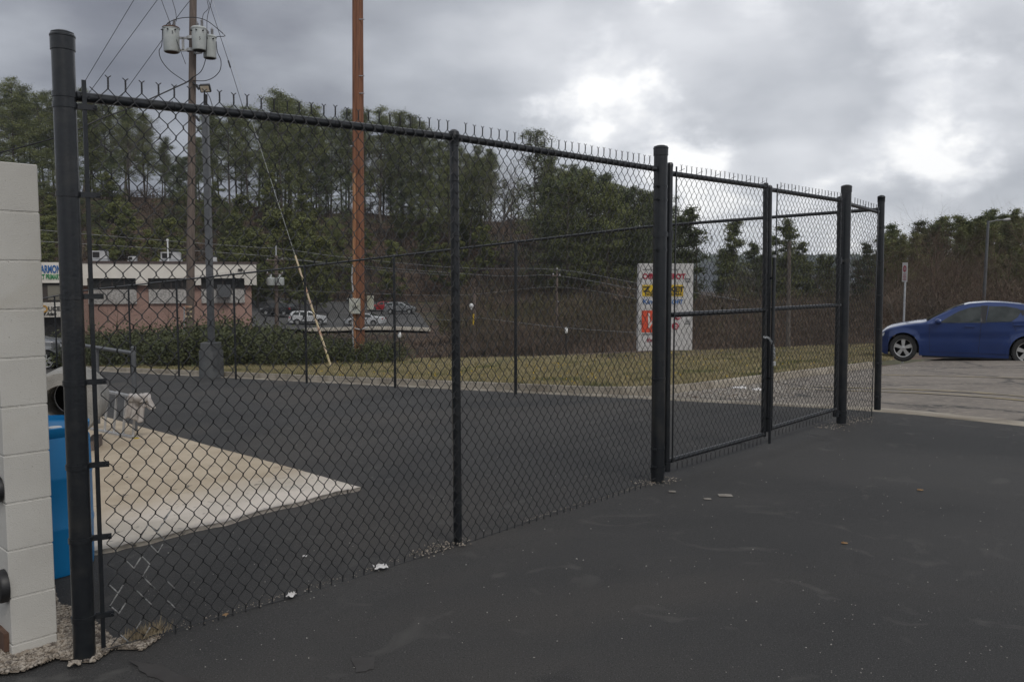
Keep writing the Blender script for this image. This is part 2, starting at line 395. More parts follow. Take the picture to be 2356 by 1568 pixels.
# cars
M['bluepaint'] = pm('blue_car_paint', [(.004, .025, .118), (.006, .030, .138)], 2, .32, .25, coat=.8)
M['silverpaint'] = pm('silver_car_paint', [(.22, .225, .23)], 2, .35, .4, coat=.6)
M['whitepaint'] = pm('white_car_paint', [(.46, .47, .48)], 2, .35, coat=.6)
M['redpaint'] = pm('red_car_paint', [(.28, .012, .015)], 2, .35, coat=.6)
M['blackpaint'] = pm('black_car_paint', [(.012, .012, .013)], 2, .3, coat=.6)
M['carglass'] = pm('car_glass', [(.016, .021, .020), (.045, .052, .050)], 3.5, .06, spec=.45)  # paler patches in the dark colour imitate reflections on the glass
M['tyre'] = pm('tyre_rubber', [(.018, .018, .018), (.03, .03, .03)], 9, .85)
M['rim'] = pm('alloy_rim', [(.48, .48, .47)], 9, .3, .6)
M['trim'] = pm('black_trim', [(.012, .012, .013)], 9, .5)
M['headlamp'] = pm('headlamp_lens', [(.5, .52, .54)], 9, .08)
M['amber'] = pm('amber_lens', [(.5, .2, .05)], 9, .2)
M['chrome'] = pm('chrome', [(.6, .6, .6)], 9, .2, 1)
M['taillamp'] = pm('red_lens', [(.3, .01, .01)], 9, .2)
M['hills'] = pm('wooded_far_hills', [(.032, .038, .042), (.055, .058, .056)], .02, .95, detail=9)
# ================================================================== ground
def axis(fine, near_, far_, lo, hi, grow=1.07):
    a = list(np.arange(-fine, fine + 1e-6, near_)); x = fine; st_ = near_
    while x < hi: st_ *= grow; x += st_; a.append(x)
    x = -fine; st_ = near_
    while x > lo: st_ *= grow; x -= st_; a.insert(0, x)
    return a
gx = axis(50, 1.5, 0, -900, 900); gy = [-60, -40, -25, -12, 0] + list(np.arange(4, 60, 1.5)) + list(np.arange(60, 262, 3.5)) + list(np.geomspace(270, 1400, 22))
V = []; 
for y in gy:
    for x in gx:
        u = CX + FL * x / max(y, 15)
        lowr = .35 if y < yc(u) + 1.2 else .35 * (1 - sm((y - yc(u) - 1.2) / 4))
        V.append((x, y, H(x, y) - lowr - max(0, (y - 420) * .012)))
nx = len(gx); Fq = []
for j in range(len(gy) - 1):
    for i in range(nx - 1):
        a = j * nx + i; Fq.append((a, a + 1, a + nx + 1, a + nx))
struct(npmesh('terrain', V, Fq, M['terrain']))
def sheet(name, s_rng, t_rng, ds, dt, m, dz, keep=None, smin=None):
    ns = max(2, int((s_rng[1] - s_rng[0]) / ds) + 1); nt_ = max(2, int((t_rng[1] - t_rng[0]) / dt) + 1)
    V = []; Fq = []
    for j in range(nt_):
        t = t_rng[0] + (t_rng[1] - t_rng[0]) * j / (nt_ - 1)
        s0 = smin(t) if smin else s_rng[0]
        for i in range(ns):
            s = s0 + (s_rng[1] - s0) * i / (ns - 1)
            x, y = xy(s, t); V.append((x, y, H(x, y) + dz))
    for j in range(nt_ - 1):
        for i in range(ns - 1):
            a = j * ns + i
            if keep:
                q = [V[k] for k in (a, a + 1, a + ns + 1, a + ns)]
                if not all(keep(*p) for p in q): continue
            Fq.append((a, a + 1, a + ns + 1, a + ns))
    return struct(npmesh(name, V, Fq, m))
def before_crest(x, y, z, e=3.0):
    if y < 15: return True
    return y < yc(CX + FL * x / y) + e
sheet('asphalt', (-45, SK), (-30, 46), .8, .8, M['asphalt'], 0)
TI = 3.55                                       # the island's near kerb
sheet('parking_lot', (SK + .38, 75), (-60, TI), 1.0, 1.0, M['oldasphalt'], -.004, keep=lambda x, y, z: before_crest(x, y, z, 4))
RC = 1.3
def smin_(t):
    k = t - (TI + .1)
    if k < RC: return SK + .3 + RC - math.sqrt(max(0, RC * RC - (RC - max(k, 0)) ** 2))
    return SK + .3
g_lawn = sheet('lawn', (SK, 20.1), (TI + .1, 48), .55, .55, M['lawn'], .085, keep=lambda x, y, z: before_crest(x, y, z, 2.6), smin=smin_)
# flush gutter strip that edges the new asphalt
def strip(name, path, w, h, m, dz=0.0, mat_=None):
    V = []; Fq = []
    n = len(path)
    for i, (s, t) in enumerate(path):
        a = path[max(i - 1, 0)]; b = path[min(i + 1, n - 1)]
        d = Vector((b[0] - a[0], b[1] - a[1])).normalized(); nrm = Vector((-d.y, d.x))
        for (o, z) in ((-w / 2, -.3), (-w / 2 + .012, h - .015), (-w / 2 + .03, h), (w / 2 - .03, h), (w / 2 - .008, h - .02), (w / 2, -.3)):
            x, y = xy(s + nrm.x * o, t + nrm.y * o); V.append((x, y, H(x, y) + z + dz))
    k = 6
    for i in range(n - 1):
        for j in range(k - 1):
            a = i * k + j; Fq.append((a, a + 1, a + k + 1, a + k))
    return struct(npmesh(name, V, Fq, m))
strip('gutter', [(SK + .19, t) for t in np.arange(-30, 46.1, .8)], .375, .012, M['kerb'])
kp = [(SK + .30, t) for t in np.arange(46, TI + RC + .1, -.7)]
for i in range(9):
    g = math.pi / 2 * i / 8
    kp.append((SK + .30 + RC - RC * math.cos(g), TI + .08 + RC - RC * math.sin(g)))
kp += [(s, TI + .08) for s in np.arange(SK + .3 + RC + .7, 20.2, .7)]
strip('kerb', kp, .16, .13, M['kerb'])
# painted lines on the old lot
for i, (v0, w) in enumerate(((866, .10), (900, .10), (908, .10))):
    p = G(2200, v0); s0 = st(p.x, p.y)[0]
    V = []; Fq = []
    ts = np.arange(-14, 2.6, .5)
    for t in ts:
        for o in (0, w):
            x, y = xy(s0 + o, t); V.append((x, y, H(x, y) + .004))
    for k in range(len(ts) - 1): Fq.append((2 * k, 2 * k + 1, 2 * k + 3, 2 * k + 2))
    struct(npmesh('parking_line', V, Fq, M['line']))
# concrete slab inside the yard
tip = G(830, 1127); lw = G(215, 1279); up = G(319, 984)
ex = (lw - tip); ex.z = 0; ex.normalize(); ey = Vector((ex.y, -ex.x, 0))
if ey.dot(up - tip) < 0: ey = -ey
rz = math.atan2(ex.y, ex.x)
upl = Vector(((up - tip).dot(ex), (up - tip).dot(ey), 0)); upd = upl.normalized()
flip = 1 if (Vector((-math.sin(rz), math.cos(rz), 0)).dot(ey) > 0) else -1
V = []; Fq = []; NS = 110; NR = 14
rg_ = random.Random(3)
for i in range(NS):
    L_ = 8.0 * i / (NS - 1)
    a = Vector((L_, 0, 0)) + Vector((0, rg_.gauss(0, .012) + .02 * math.sin(L_ * 3.1) + .012 * math.sin(L_ * 9), 0)); b = upd * (L_ * 1.12) + Vector((0, rg_.gauss(0, .012) + .03 * math.sin(L_ * 2.3 + 1), 0))
    for j in range(NR):
        q = a.lerp(b, j / (NR - 1)); w = tip + ex * q.x + ey * q.y
        V.append((q.x, q.y * flip, H(w.x, w.y) + .028 - tip.z))
for i in range(NS - 1):
    for j in range(NR - 1):
        a = i * NR + j; Fq.append((a, a + NR, a + NR + 1, a + 1))
n0 = len(V)
for i in range(NS):                              # thickness along the near edge
    p = V[i * NR]; V.append((p[0], p[1] - .012 * flip, p[2] - .06))
for i in range(NS - 1): Fq.append((i * NR, (i + 1) * NR, n0 + i + 1, n0 + i))
sl = npmesh('concrete_slab', V, Fq, M['slab']); sl.location = tip; sl.rotation_euler = (0, 0, rz); struct(sl)
print('slab flip', flip)
# lower car park beyond the bank
V = []; Fq = []
cs = [(640, 92), (1000, 92), (985, 118), (900, 150), (560, 150), (560, 120)]
us = np.linspace(540, 1010, 18); ys = np.linspace(93, 150, 14)
for y in ys:
    for u in us:
        ulim = 990 - (y - 93) * 1.0
        x = (min(u, ulim) - CX) / FL * y; V.append((x, y, H(x, y) + .45))
for j in range(13):
    for i in range(17):
        a = j * 18 + i; Fq.append((a, a + 1, a + 19, a + 18))
struct(npmesh('lower_parking_lot', V, Fq, M['lot_far']))
def farz(x, y): return H(x, y) + .46
V = []; Fq = []
for i, u in enumerate(np.linspace(700, 990, 20)):
    x = (u - CX) / FL * 93.2
    for (dy, dz) in ((-.3, -.2), (-.3, .18), (.2, .18), (.2, -.2)): V.append((x, 93.2 + dy, farz(x, 93.2) + dz))
for i in range(19):
    for j in range(3): a = i * 4 + j; Fq.append((a, a + 4, a + 5, a + 1))
struct(npmesh('lower_kerb', V, Fq, M['concrete']))
# far wooded ridge
V = []; Fq = []
xs = np.linspace(-700, 2600, 130)
for x in xs:
    h = 38 + 14 * math.sin(x * .0031 + 1) + 6 * math.sin(x * .011) + 2.2 * math.sin(x * .06) + rng.uniform(-1.6, 1.6)
    V += [(x, 1350, -30), (x, 1500, h * .6), (x, 1600, h * .97), (x, 1650, h), (x, 1800, -30)]
for i in range(len(xs) - 1):
    for j in range(4): a = i * 5 + j; Fq.append((a, a + 5, a + 6, a + 1))
struct(npmesh('hills', V, Fq, M['hills']))
# ---------------------------------------------------------------- grass blades on the lawn
def blades(n, region, m, h=(.03, .07), w=.012, name='grass', seed=3, lab='', dz=.085):
    r = np.random.default_rng(seed); P = []
    tries = 0
    while len(P) < n and tries < n * 8:
        tries += 1
        p = region(r)
        if p is not None: P.append(p)
    P = np.array(P); k = len(P)
    a = r.uniform(0, 2 * np.pi, k); hh = r.uniform(h[0], h[1], k); ww = w * r.uniform(.7, 1.5, k)
    dx = np.stack([np.cos(a), np.sin(a), np.zeros(k)], 1) * ww[:, None]
    lean = np.stack([r.normal(0, .35, k) * hh, r.normal(0, .35, k) * hh, hh], 1)
    V = np.stack([P - dx, P + dx, P + lean], 1).reshape(-1, 3); F = np.arange(k * 3).reshape(-1, 3)
    return npmesh(name, V, F, m)
def lawn_pt(r):
    u = r.uniform(-50, 2060); Y = r.uniform(11, 33); x = (u - CX) / FL * Y
    s, t = st(x, Y)
    if t < TI + .2 or s < smin_(t) + .1 or Y > yc(u) + 2: return None
    return (x, Y, H(x, Y) + .083)
stuff(blades(70000, lawn_pt, M['blade'], (.035, .085), .011), 'short winter grass, half brown, on the island behind the far fence', 'grass')
def fl_pt(r):
    u = r.uniform(700, 2010); Y = r.uniform(14, 30); x = (u - CX) / FL * Y; s, t = st(x, Y)
    if t < TI + .5 or s < smin_(t) + .4 or Y > yc(u) + 1.5: return None
    return (x, Y, H(x, Y) + .12)
stuff(blades(420, fl_pt, M['panel_yellow'], (.02, .03), .022, 'dandelion', 9), 'tiny yellow dandelion heads scattered over the lawn', 'flowers')
# dead leaves and grit gathered in the corner of the kerb
def corner_pt(r):
    t = TI - abs(r.normal(0, .7)); s = SK + .5 + r.exponential(1.5); x, y = xy(s, t); return (x, y, H(x, y) + .004)
stuff(blades(5200, corner_pt, pm('pale_grit', [(.34, .31, .27), (.52, .49, .45), (.24, .19, .14)], 9, .9), (.005, .018), .018, 'gravel', 12), 'pale grit and litter drifted into the corner of the kerb', 'gravel')
# ---------------------------------------------------------------- stones
def stones(name, pts, m, seed):
    r = np.random.default_rng(seed); V = []; F = []
    ico = [(0, 0, 1), (.9, 0, .4), (.28, .85, .4), (-.72, .53, .4), (-.72, -.53, .4), (.28, -.85, .4), (0, 0, -1), (.72, .53, -.4), (-.28, .85, -.4), (-.9, 0, -.4), (-.28, -.85, -.4), (.72, -.53, -.4)]
    fi = [(0, 1, 2), (0, 2, 3), (0, 3, 4), (0, 4, 5), (0, 5, 1), (1, 7, 2), (2, 8, 3), (3, 9, 4), (4, 10, 5), (5, 11, 1), (2, 7, 8), (3, 8, 9), (4, 9, 10), (5, 10, 11), (1, 11, 7), (6, 8, 7), (6, 9, 8), (6, 10, 9), (6, 11, 10), (6, 7, 11)]
    for (p, rad) in pts:
        o = len(V); a = r.uniform(0, 6.28); ca, sa = math.cos(a), math.sin(a); q = r.uniform(.6, 1.3, 3) * rad; q[2] *= .7
        for v in ico:
            j = r.uniform(.8, 1.2); x, y, z = v[0] * q[0] * j, v[1] * q[1] * j, v[2] * q[2] * j
            V.append((p[0] + x * ca - y * sa, p[1] + x * sa + y * ca, p[2] + z))
        F += [(f[0] + o, f[1] + o, f[2] + o) for f in fi]
    return npmesh(name, V, F, m)
# the gravel bed at the foot of the block wall: low mound + loose stones
poly_px = [(-90, 1560), (60, 1540), (130, 1512), (215, 1522), (262, 1488), (330, 1492), (372, 1462), (330, 1458), (262, 1470), (230, 1440), (190, 1400), (135, 1390), (118, 1330), (60, 1380), (-90, 1450)]
poly = [atZ0(u, v) for u, v in poly_px]
def inpoly(x, y, P):
    c = False; n = len(P); j = n - 1
    for i in range(n):
        if (P[i].y > y) != (P[j].y > y) and x < (P[j].x - P[i].x) * (y - P[i].y) / (P[j].y - P[i].y) + P[i].x: c = not c
        j = i
    return c
r = random.Random(5)
xs_ = [p.x for p in poly]; ys_ = [p.y for p in poly]
NXg, NYg = 150, 100
V = []; idx = {}; Fq = []
for j in range(NYg):
    for i in range(NXg):
        x = min(xs_) + (max(xs_) - min(xs_)) * i / (NXg - 1); y = min(ys_) + (max(ys_) - min(ys_)) * j / (NYg - 1)
        inn = inpoly(x, y, poly); fr_ = sum(inpoly(x + .05 * math.cos(a_), y + .05 * math.sin(a_), poly) for a_ in (0, 1, 2, 3, 4, 5)) / 6; idx[i, j] = len(V); V.append((x, y, (.0012 + .007 * max(0, fr_ - .5) + r.uniform(0, .002) * fr_) if inn else -.002))
for j in range(NYg - 1):
    for i in range(NXg - 1):
        k = [idx[i, j], idx[i + 1, j], idx[i + 1, j + 1], idx[i, j + 1]]
        if all(V[q][2] > 0 for q in k) or (sum(V[q][2] > 0 for q in k) > 1): Fq.append(k)
struct(npmesh('gravel_bed', V, Fq, pm('gritty_earth', [(.05, .042, .035), (.20, .165, .13), (.10, .08, .06)], 30, .95, 0, .8, 120, 8)))
pts = []
while len(pts) < 9500:
    x = r.uniform(min(xs_), max(xs_)); y = r.uniform(min(ys_), max(ys_))
    if inpoly(x, y, poly): pts.append(((x, y, .004 + r.uniform(-.001, .004)), r.choice([.002, .002, .003, .003, .003, .004, .005, .006, .010])))
stuff(stones('gravel', pts, M['gravel'], 4), 'loose grey and brown gravel around the foot of the white block wall', 'gravel')
def strip_pts(a, b, n, wid, rad=(.003, .007), seed=1):
    rr = random.Random(seed); o = []
    for _ in range(n):
        k = rr.random(); p = a.lerp(b, k) + TD * rr.gauss(0, wid); o.append(((p.x, p.y, H(p.x, p.y) + .004), rr.uniform(*rad)))
    return o
pts = strip_pts(near(960, 1262), near(1075, 1240), 150, .04, seed=2) + strip_pts(near(1480, 1112), near(1540, 1098), 160, .06, seed=3) + \
      strip_pts(near(1200, 1205), near(1480, 1115), 240, .02, (.0015, .004), seed=4) + strip_pts(near(1900, 965), near(1990, 940), 200, .10, (.003, .008), seed=5) + strip_pts(near(260, 1490), near(960, 1270), 240, .025, (.0015, .004), seed=6)
stuff(stones('grit', pts, M['gravel'], 8), 'fine tan grit caught along the bottom of the near fence', 'gravel')
rr = random.Random(21); pts = []
for _ in range(420):
    u = rr.uniform(300, 2340); v = rr.uniform(950, 1560); p = atZ0(u, v)
    if st(p.x, p.y)[0] < SK - .2: pts.append(((p.x, p.y, H(p.x, p.y) + .002), rr.uniform(.0018, .0045)))
stuff(stones('pebbles', pts, pm('pale_pebble', [(.22, .21, .19), (.40, .38, .35)], 9, .9), 15), 'tiny pale pebbles sprinkled over the new black asphalt', 'pebbles')
# ================================================================== chain link
def chain_mesh(name, parent, A, d, length, ntips, ztop0, ztop1, zb0, zb1, m, rad=.0022, sides=5, fine=True, cell=.0935, extra=None):
    """A: start point (xy); wires zigzag in the upright plane along d; ztop = row-0 knuckle height at both ends"""
    nd = Vector((-d.y, d.x, 0)); w2 = length / (2 * ntips); V = []; F = []
    rows = max(4, int(round((ztop0 - zb0) / (cell / 2))))
    if rows % 2: rows += 1
    rr = random.Random(hash(name) % 999 + ntips)
    def P(s, j, dn, jit=(0, 0)):
        k = s / length; zt = ztop0 + (ztop1 - ztop0) * k; zb = zb0 + (zb1 - zb0) * k
        z = zt + (zb - zt) * j / rows
        q = A + d * (s + jit[0]) + nd * dn; return Vector((q.x, q.y, z + jit[1]))
    ring = [(math.cos(2 * math.pi * k / sides), math.sin(2 * math.pi * k / sides)) for k in range(sides)]
    def tube(pts, r_):
        o = len(V); n = len(pts)
        for i, p in enumerate(pts):
            t = (pts[min(i + 1, n - 1)] - pts[max(i - 1, 0)]).normalized()
            b = t.cross(nd); b.normalize()
            for (c_, s_) in ring:
                V.append((p.x + (nd.x * c_ + b.x * s_) * r_, p.y + (nd.y * c_ + b.y * s_) * r_, p.z + b.z * s_ * r_))
        for i in range(n - 1):
            for k in range(sides):
                k2 = (k + 1) % sides
                F.append((o + i * sides + k, o + i * sides + k2, o + (i + 1) * sides + k2, o + (i + 1) * sides + k))
    h = rad * 1.1; jt = {}
    def J(k, j):
        if (k, j) not in jt: jt[k, j] = (rr.gauss(0, .0012), rr.gauss(0, .0012)) if fine else (0, 0)
        return jt[k, j]
    for i in range(2 * ntips):
        pts = []
        for j in range(rows + 1):
            k = i if (j + i) % 2 == 0 else i + 1
            side = -1 if k == i else 1
            s = k * w2
            if fine:
                e = side * rad * .9
                p = P(s + e, j, 0, J(k, j))
                sgn = 1 if j % 2 == 0 else -1
                if j > 0: pts.append(p + Vector((0, 0, .0045)) + nd * (-sgn * h))
                if j < rows: pts.append(p - Vector((0, 0, .0045)) + nd * (sgn * h))
            else: pts.append(P(s, j, 0))
        # selvage: twist and barb, top and bottom
        for end in (0, 1):
            if i in (0, 2 * ntips - 1): break
            j = 0 if end == 0 else rows
            k = i if (j + i) % 2 == 0 else i + 1
            side = -1 if k == i else 1
            up = 1 if end == 0 else -1; hgt = .030 if end == 0 else .022
            c0 = P(k * w2, j, 0, J(k, j)); tw = []
            if fine:
                for q in range(9):
                    g = math.pi * (q / 8 * 3.2) + (0 if side > 0 else math.pi)
                    tw.append(c0 + Vector((0, 0, up * (.006 + hgt * q / 8))) + d * (math.cos(g) * rad * 1.15) + nd * (math.sin(g) * rad * 1.15))
                tw.append(tw[-1] + d * (side * .013) + Vector((0, 0, up * .011)))
            else:
                tw = [c0 + Vector((0, 0, up * hgt)) + d * (side * .001), c0 + Vector((0, 0, up * (hgt + .014))) + d * (side * .009)]
            pts = (tw[::-1] + pts) if end == 0 else (pts + tw)
        tube(pts, rad)
    return npmesh(name, V, F, m, parent), [[P(i * w2, j, 0) for j in range(rows + 1)] for i in (0, 2 * ntips)]
def dome(r, zc): return [(r * 1.08, zc - .055), (r * 1.08, zc - .004), (r * 1.12, zc - .002), (r * 1.12, zc + .004), (r * .95, zc + .012), (r * .6, zc + .022), (0, zc + .027)]
def post(parent, base, top, r, name='post', cap=True, m='black', n=28):
    base = Vector(base); top = Vector(top)
    z0 = Vector((0, 0, .05))
    o = MB().tube([base - z0, top - Vector((0, 0, .01))], r, n).build(name, M[m], parent, True)
    if cap:
        ax = (top - base).normalized(); L_ = 0
        MB().lathe(top, [(a, z) for a, z in dome(r, -.025)], n, axis=ax).build('post_cap', M[m], o, True)
    return o
def band(parent, c, r, d, out=.045, h=.022, name='tension_band', tilt=0):
    b = MB(); b.lathe(Vector(c) - Vector((0, 0, h / 2)), [(r + .0005, 0), (r + .0035, 0), (r + .0035, h), (r + .0005, h)], 24)
    e0 = Vector(c) + d * (r - .002); nd = Vector((-d.y, d.x, 0))
    b.box(Vector(c) + d * (r + out / 2) + nd * .006, (out, .003, h), ax=(d, nd, Vector((0, 0, 1))))
    b.box(Vector(c) + d * (r + out / 2) - nd * .006, (out, .003, h), ax=(d, nd, Vector((0, 0, 1))))
    b.tube([Vector(c) + d * (r + out - .008) - nd * .022, Vector(c) + d * (r + out - .008) + nd * .016], .0045, 6)
    b.tube([Vector(c) + d * (r + out - .008) - nd * .022, Vector(c) + d * (r + out - .008) - nd * .014], .008, 6)
    return b.build(name, M['black'], parent, True)
def axis_at(base, top, z):
    k = (z - base.z) / (top.z - base.z); return base.lerp(top, k)
def ties(parent, pts, r, d, n_each=1, name='wire_tie'):
    nd = Vector((-d.y, d.x, 0))
    for p in pts:
        b = MB()
        ring = [Vector(p) + Vector((0, 0, 1)) * math.cos(g) * (r + .003) + nd * math.sin(g) * (r + .003) + d * (.004 * math.sin(g * .5)) for g in np.linspace(-.3, 5.2, 11)]
        b.tube(ring, .0018, 4); b.build(name, M['wire'], parent)
    return None
# ---- near fence, left run
B1, T1 = near(195, 1515), near(143, 70); B2, T2 = near(1053, 1256), near(1044, 314)
B3, T3 = near(1512, 1105), near(1520, 334); B4, T4 = near(1935, 962), near(1947, 425); B5, T5 = near(2018, 932), near(2027, 449)
for nm, b, t in (('P1', B1, T1), ('P2', B2, T2), ('P3', B3, T3), ('P4', B4, T4), ('P5', B5, T5)): print(nm, tuple(round(x, 2) for x in b), tuple(round(x, 2) for x in t))
R1, R2, R3 = near(192, 224), near(1044, 316), near(1503, 388)
F1 = thing('chain_link_fence', 'tall black chain link fence in the foreground, from block wall to gate', 'fence', (B1.x, B1.y, 0), 'black chain link fences')
p1 = post(F1, B1, T1, .043, 'corner_post'); p1['label'] = 'thick scuffed post beside the block wall'
post(F1, B2, R2 + Vector((0, 0, .012)), .0265, 'line_post', cap=False)
p3 = post(F1, B3, T3, .0525, 'gate_post'); p3['label'] = 'thick post that carries the left gate leaf'
b = MB(); b.lathe(R2 - Vector((0, 0, .05)), [(.0275, 0), (.0300, .0), (.0300, .055), (.034, .06), (.030, .082), (.015, .094), (0, .097)], 24)
b.tube([R2 - SD * .03, R2 + SD * .03], .0275, 20); b.build('loop_cap', M['black'], F1, True)
MB().tube([R1 - SD * .03, R1 + SD * .02, R1.lerp(R2, .5) + Vector((0, 0, .004)), R2, R2.lerp(R3, .5), R3 + SD * .02], .0212, 20).build('top_rail', M['black'], F1, True)
s0 = near(203, 205); s1 = near(1500, 378)
L1 = (s1 - s0).dot(SD)
nd_ = Vector((-SD.y, SD.x, 0)); front = -nd_ * .026
def zrail(s):                                   # rail height s metres past the first tip
    k2 = (R2 - s0).dot(SD)
    if s < k2: k = (s - (R1 - s0).dot(SD)) / (k2 - (R1 - s0).dot(SD)); return R1.z + (R2.z - R1.z) * k
    k = (s - k2) / ((R3 - s0).dot(SD) - k2); return R2.z + (R3.z - R2.z) * k
LA = (R2 - s0).dot(SD); NA = int(round(LA / (L1 / 58)))
A0 = Vector((s0.x, s0.y, 0)) + front
m1, _ = chain_mesh('chain_link_mesh', F1, A0, SD, LA, NA, zrail(0) + .046, zrail(LA) + .040, .022, .014, M['wire'])
LB = L1 - LA
m2, _ = chain_mesh('chain_link_mesh', F1, A0 + SD * LA, SD, LB, 58 - NA, zrail(LA) + .040, zrail(L1) + .038, .014, .012, M['wire'])
# flat tension bar and its bands on the corner post
tb0, tb1 = near(233, 1484), near(187, 187)
MB().box((tb0 + tb1) / 2 - nd_ * .026, (.017, .006, (tb1 - tb0).length), ax=(SD, nd_, (tb1 - tb0).normalized())).build('tension_bar', M['black'], F1)
for v in (243, 447, 682, 880, 1072, 1240, 1420):
    u = 143 + (195 - 143) * (v - 70) / 1445; p = near(u, v); c = axis_at(B1, T1, p.z)
    band(F1, c, .043, (SD - nd_ * .38).normalized(), .075)
c = axis_at(B1, T1, R1.z); band(F1, c + Vector((0, 0, -.002)), .043, SD, .05, name='rail_end')
for v in (430, 460, 575, 870, 1030, 1070):
    u = 1520 - 8 * (v - 332) / 773; p = near(u, v); c = axis_at(B3, T3, p.z); band(F1, c, .0525, (-SD - nd_ * .3).normalized(), .03, .018)
tp = [s0 + SD * k - Vector((0, 0, s0.z)) + Vector((0, 0, zrail(k))) for k in np.arange(.35, L1 - .1, .42)]
ties(F1, tp, .0212, SD)
tp = [axis_at(B2, R2, z) for z in np.arange(.25, 2.3, .32)]
for p in tp: MB().tube([Vector(p) + (SD * math.cos(g) + nd_ * math.sin(g)) * .030 for g in np.linspace(0, 6.28, 12)], .0018, 4).build('wire_tie', M['wire'], F1)
# bent worn wires near the corner where the coating has gone
rr = random.Random(4)
w2_ = LA / (2 * NA)
zt_w = zrail(0) + .046; rw_n = int(round((zt_w - .022) / (.0935 / 2))); rw_n += rw_n % 2; dz_w = (zt_w - .022) / rw_n
for k in range(30):
    i = rr.randint(0, 7); j = rr.randint(1, 12); i += (i + j) % 2; sg_ = rr.choice([1, -1]) if i > 0 else 1
    a = A0 + SD * (i * w2_) + Vector((0, 0, .022 + j * dz_w)) - nd_ * .003; e = A0 + SD * ((i + sg_) * w2_) + Vector((0, 0, .022 + (j - 1) * dz_w)) - nd_ * .003
    a2 = a.lerp(e, rr.uniform(.05, .35)); MB().tube([a2, a2.lerp(e, .5), e], .0031, 5).build('worn_wire', M['barewire'], F1)
MB().tube([near(238, 1487) - nd_ * .03, near(400, 1440) - nd_ * .03, near(700, 1360) - nd_ * .03, near(1050, 1250) - nd_ * .03, near(1500, 1098) - nd_ * .03], .0024, 5).build('bottom_wire', M['wire'], F1)
# footing collar
# ---- gate leaves
def leaf(label, uo, ui, top_o, top_i, mid_o, mid_i, bot_o, bot_i, capo, capi, hinge_side):
    a_b = near(uo[1], bot_o); a_t = near(uo[0], capo); c_b = near(ui[1], bot_i); c_t = near(ui[0], capi)
    g = thing('gate_leaf', label, 'gate', (a_b.x, a_b.y, 0), 'black chain link gate leaves')
    ot, it_ = near(uo[0], top_o), near(ui[0], top_i); om, im = near(uo[0], mid_o), near(ui[0], mid_i)
    b = MB(); b.tube([a_b, a_t], .0235, 18); b.tube([c_b, c_t], .0235, 18); b.tube([ot, it_], .0212, 18); b.tube([a_b + Vector((0, 0, .02)), c_b + Vector((0, 0, .02))], .0212, 18)
    for p in (a_t, c_t): b.lathe(p - Vector((0, 0, .02)), [(.0255, 0), (.0255, .02), (.018, .032), (0, .036)], 18)
    b.build('gate_frame', M['black'], g, True)
    MB().tube([om, im], .0212, 18).build('mid_rail', M['black'], g, True)
    left = a_b if a_b.dot(SD) < c_b.dot(SD) else c_b
    lo, hi = (a_b, c_b) if a_b.dot(SD) < c_b.dot(SD) else (c_b, a_b)
    zt0, zt1 = (ot.z, it_.z) if lo is a_b else (it_.z, ot.z)
    L_ = (hi - lo).dot(SD) - .07; n = max(6, int(round(L_ / .0745)))
    A = Vector((lo.x, lo.y, 0)) + SD * .04 - nd_ * .026
    chain_mesh('chain_link_mesh', g, A, SD, L_, n, zt0 + .028, zt1 + .028, lo.z - .02, hi.z - .02, M['wire'], sides=4)
    MB().box(Vector((A.x, A.y, (lo.z + zt0) / 2 + .03)) + SD * .002, (.015, .006, zt0 - lo.z + .05), ax=(SD, nd_, Vector((0, 0, 1)))).build('tension_bar', M['black'], g)
    k = [lo + SD * s for s in np.arange(.15, L_, .27)]
    tt = [Vector((p.x, p.y, zt0 + (zt1 - zt0) * i / len(k))) for i, p in enumerate(k)]
    for p in tt: MB().tube([p + Vector((0, 0, .024)) - SD * .05 - nd_ * .01, p + Vector((0, 0, .05)) + SD * .01 - nd_ * .026], .002, 4).build('wire_tie', M['wire'], g)
    return g, a_b, a_t, c_b, c_t
g1, a1, a2, c1, c2 = leaf('left gate leaf, wider looking, hinged on the thick post nearest the sign', (1541, 1533), (1761, 1756), 399, 430, 724, 713, 1066, 1003, 378, 424, 0)
g2, e1, e2, f1_, f2_ = leaf('right gate leaf, narrower looking, between the drop rod and second thick post', (1931, 1922), (1770, 1764), 461, 436, 702, 711, 944, 992, 455, 430, 1)
def hinge(parent, pb, pt, z, r, to):
    c = axis_at(pb, pt, z); d = Vector((to.x - c.x, to.y - c.y, 0)); L_ = d.length; d.normalize(); b = MB()
    b.lathe(c - Vector((0, 0, .02)), [(r + .0005, 0), (r + .006, 0), (r + .006, .04), (r + .0005, .04)], 24)
    b.box(c + d * ((r + L_) / 2), (L_ - r, .03, .03), ax=(d, Vector((-d.y, d.x, 0)), Vector((0, 0, 1))))
    b.lathe(Vector((to.x, to.y, c.z - .035)), [(.025, 0), (.032, 0), (.032, .07), (.025, .07)], 18)
    return b.build('hinge', M['black'], parent, True)
for v in (539, 1078): z = near(1516, v).z; hinge(g1, B3, T3, max(z, .07), .0525, axis_at(a1, a2, z))
for v in (600, 945): z = near(1941, v).z; hinge(g2, B4, T4, max(z, .06), .0525, axis_at(e1, e2, z))
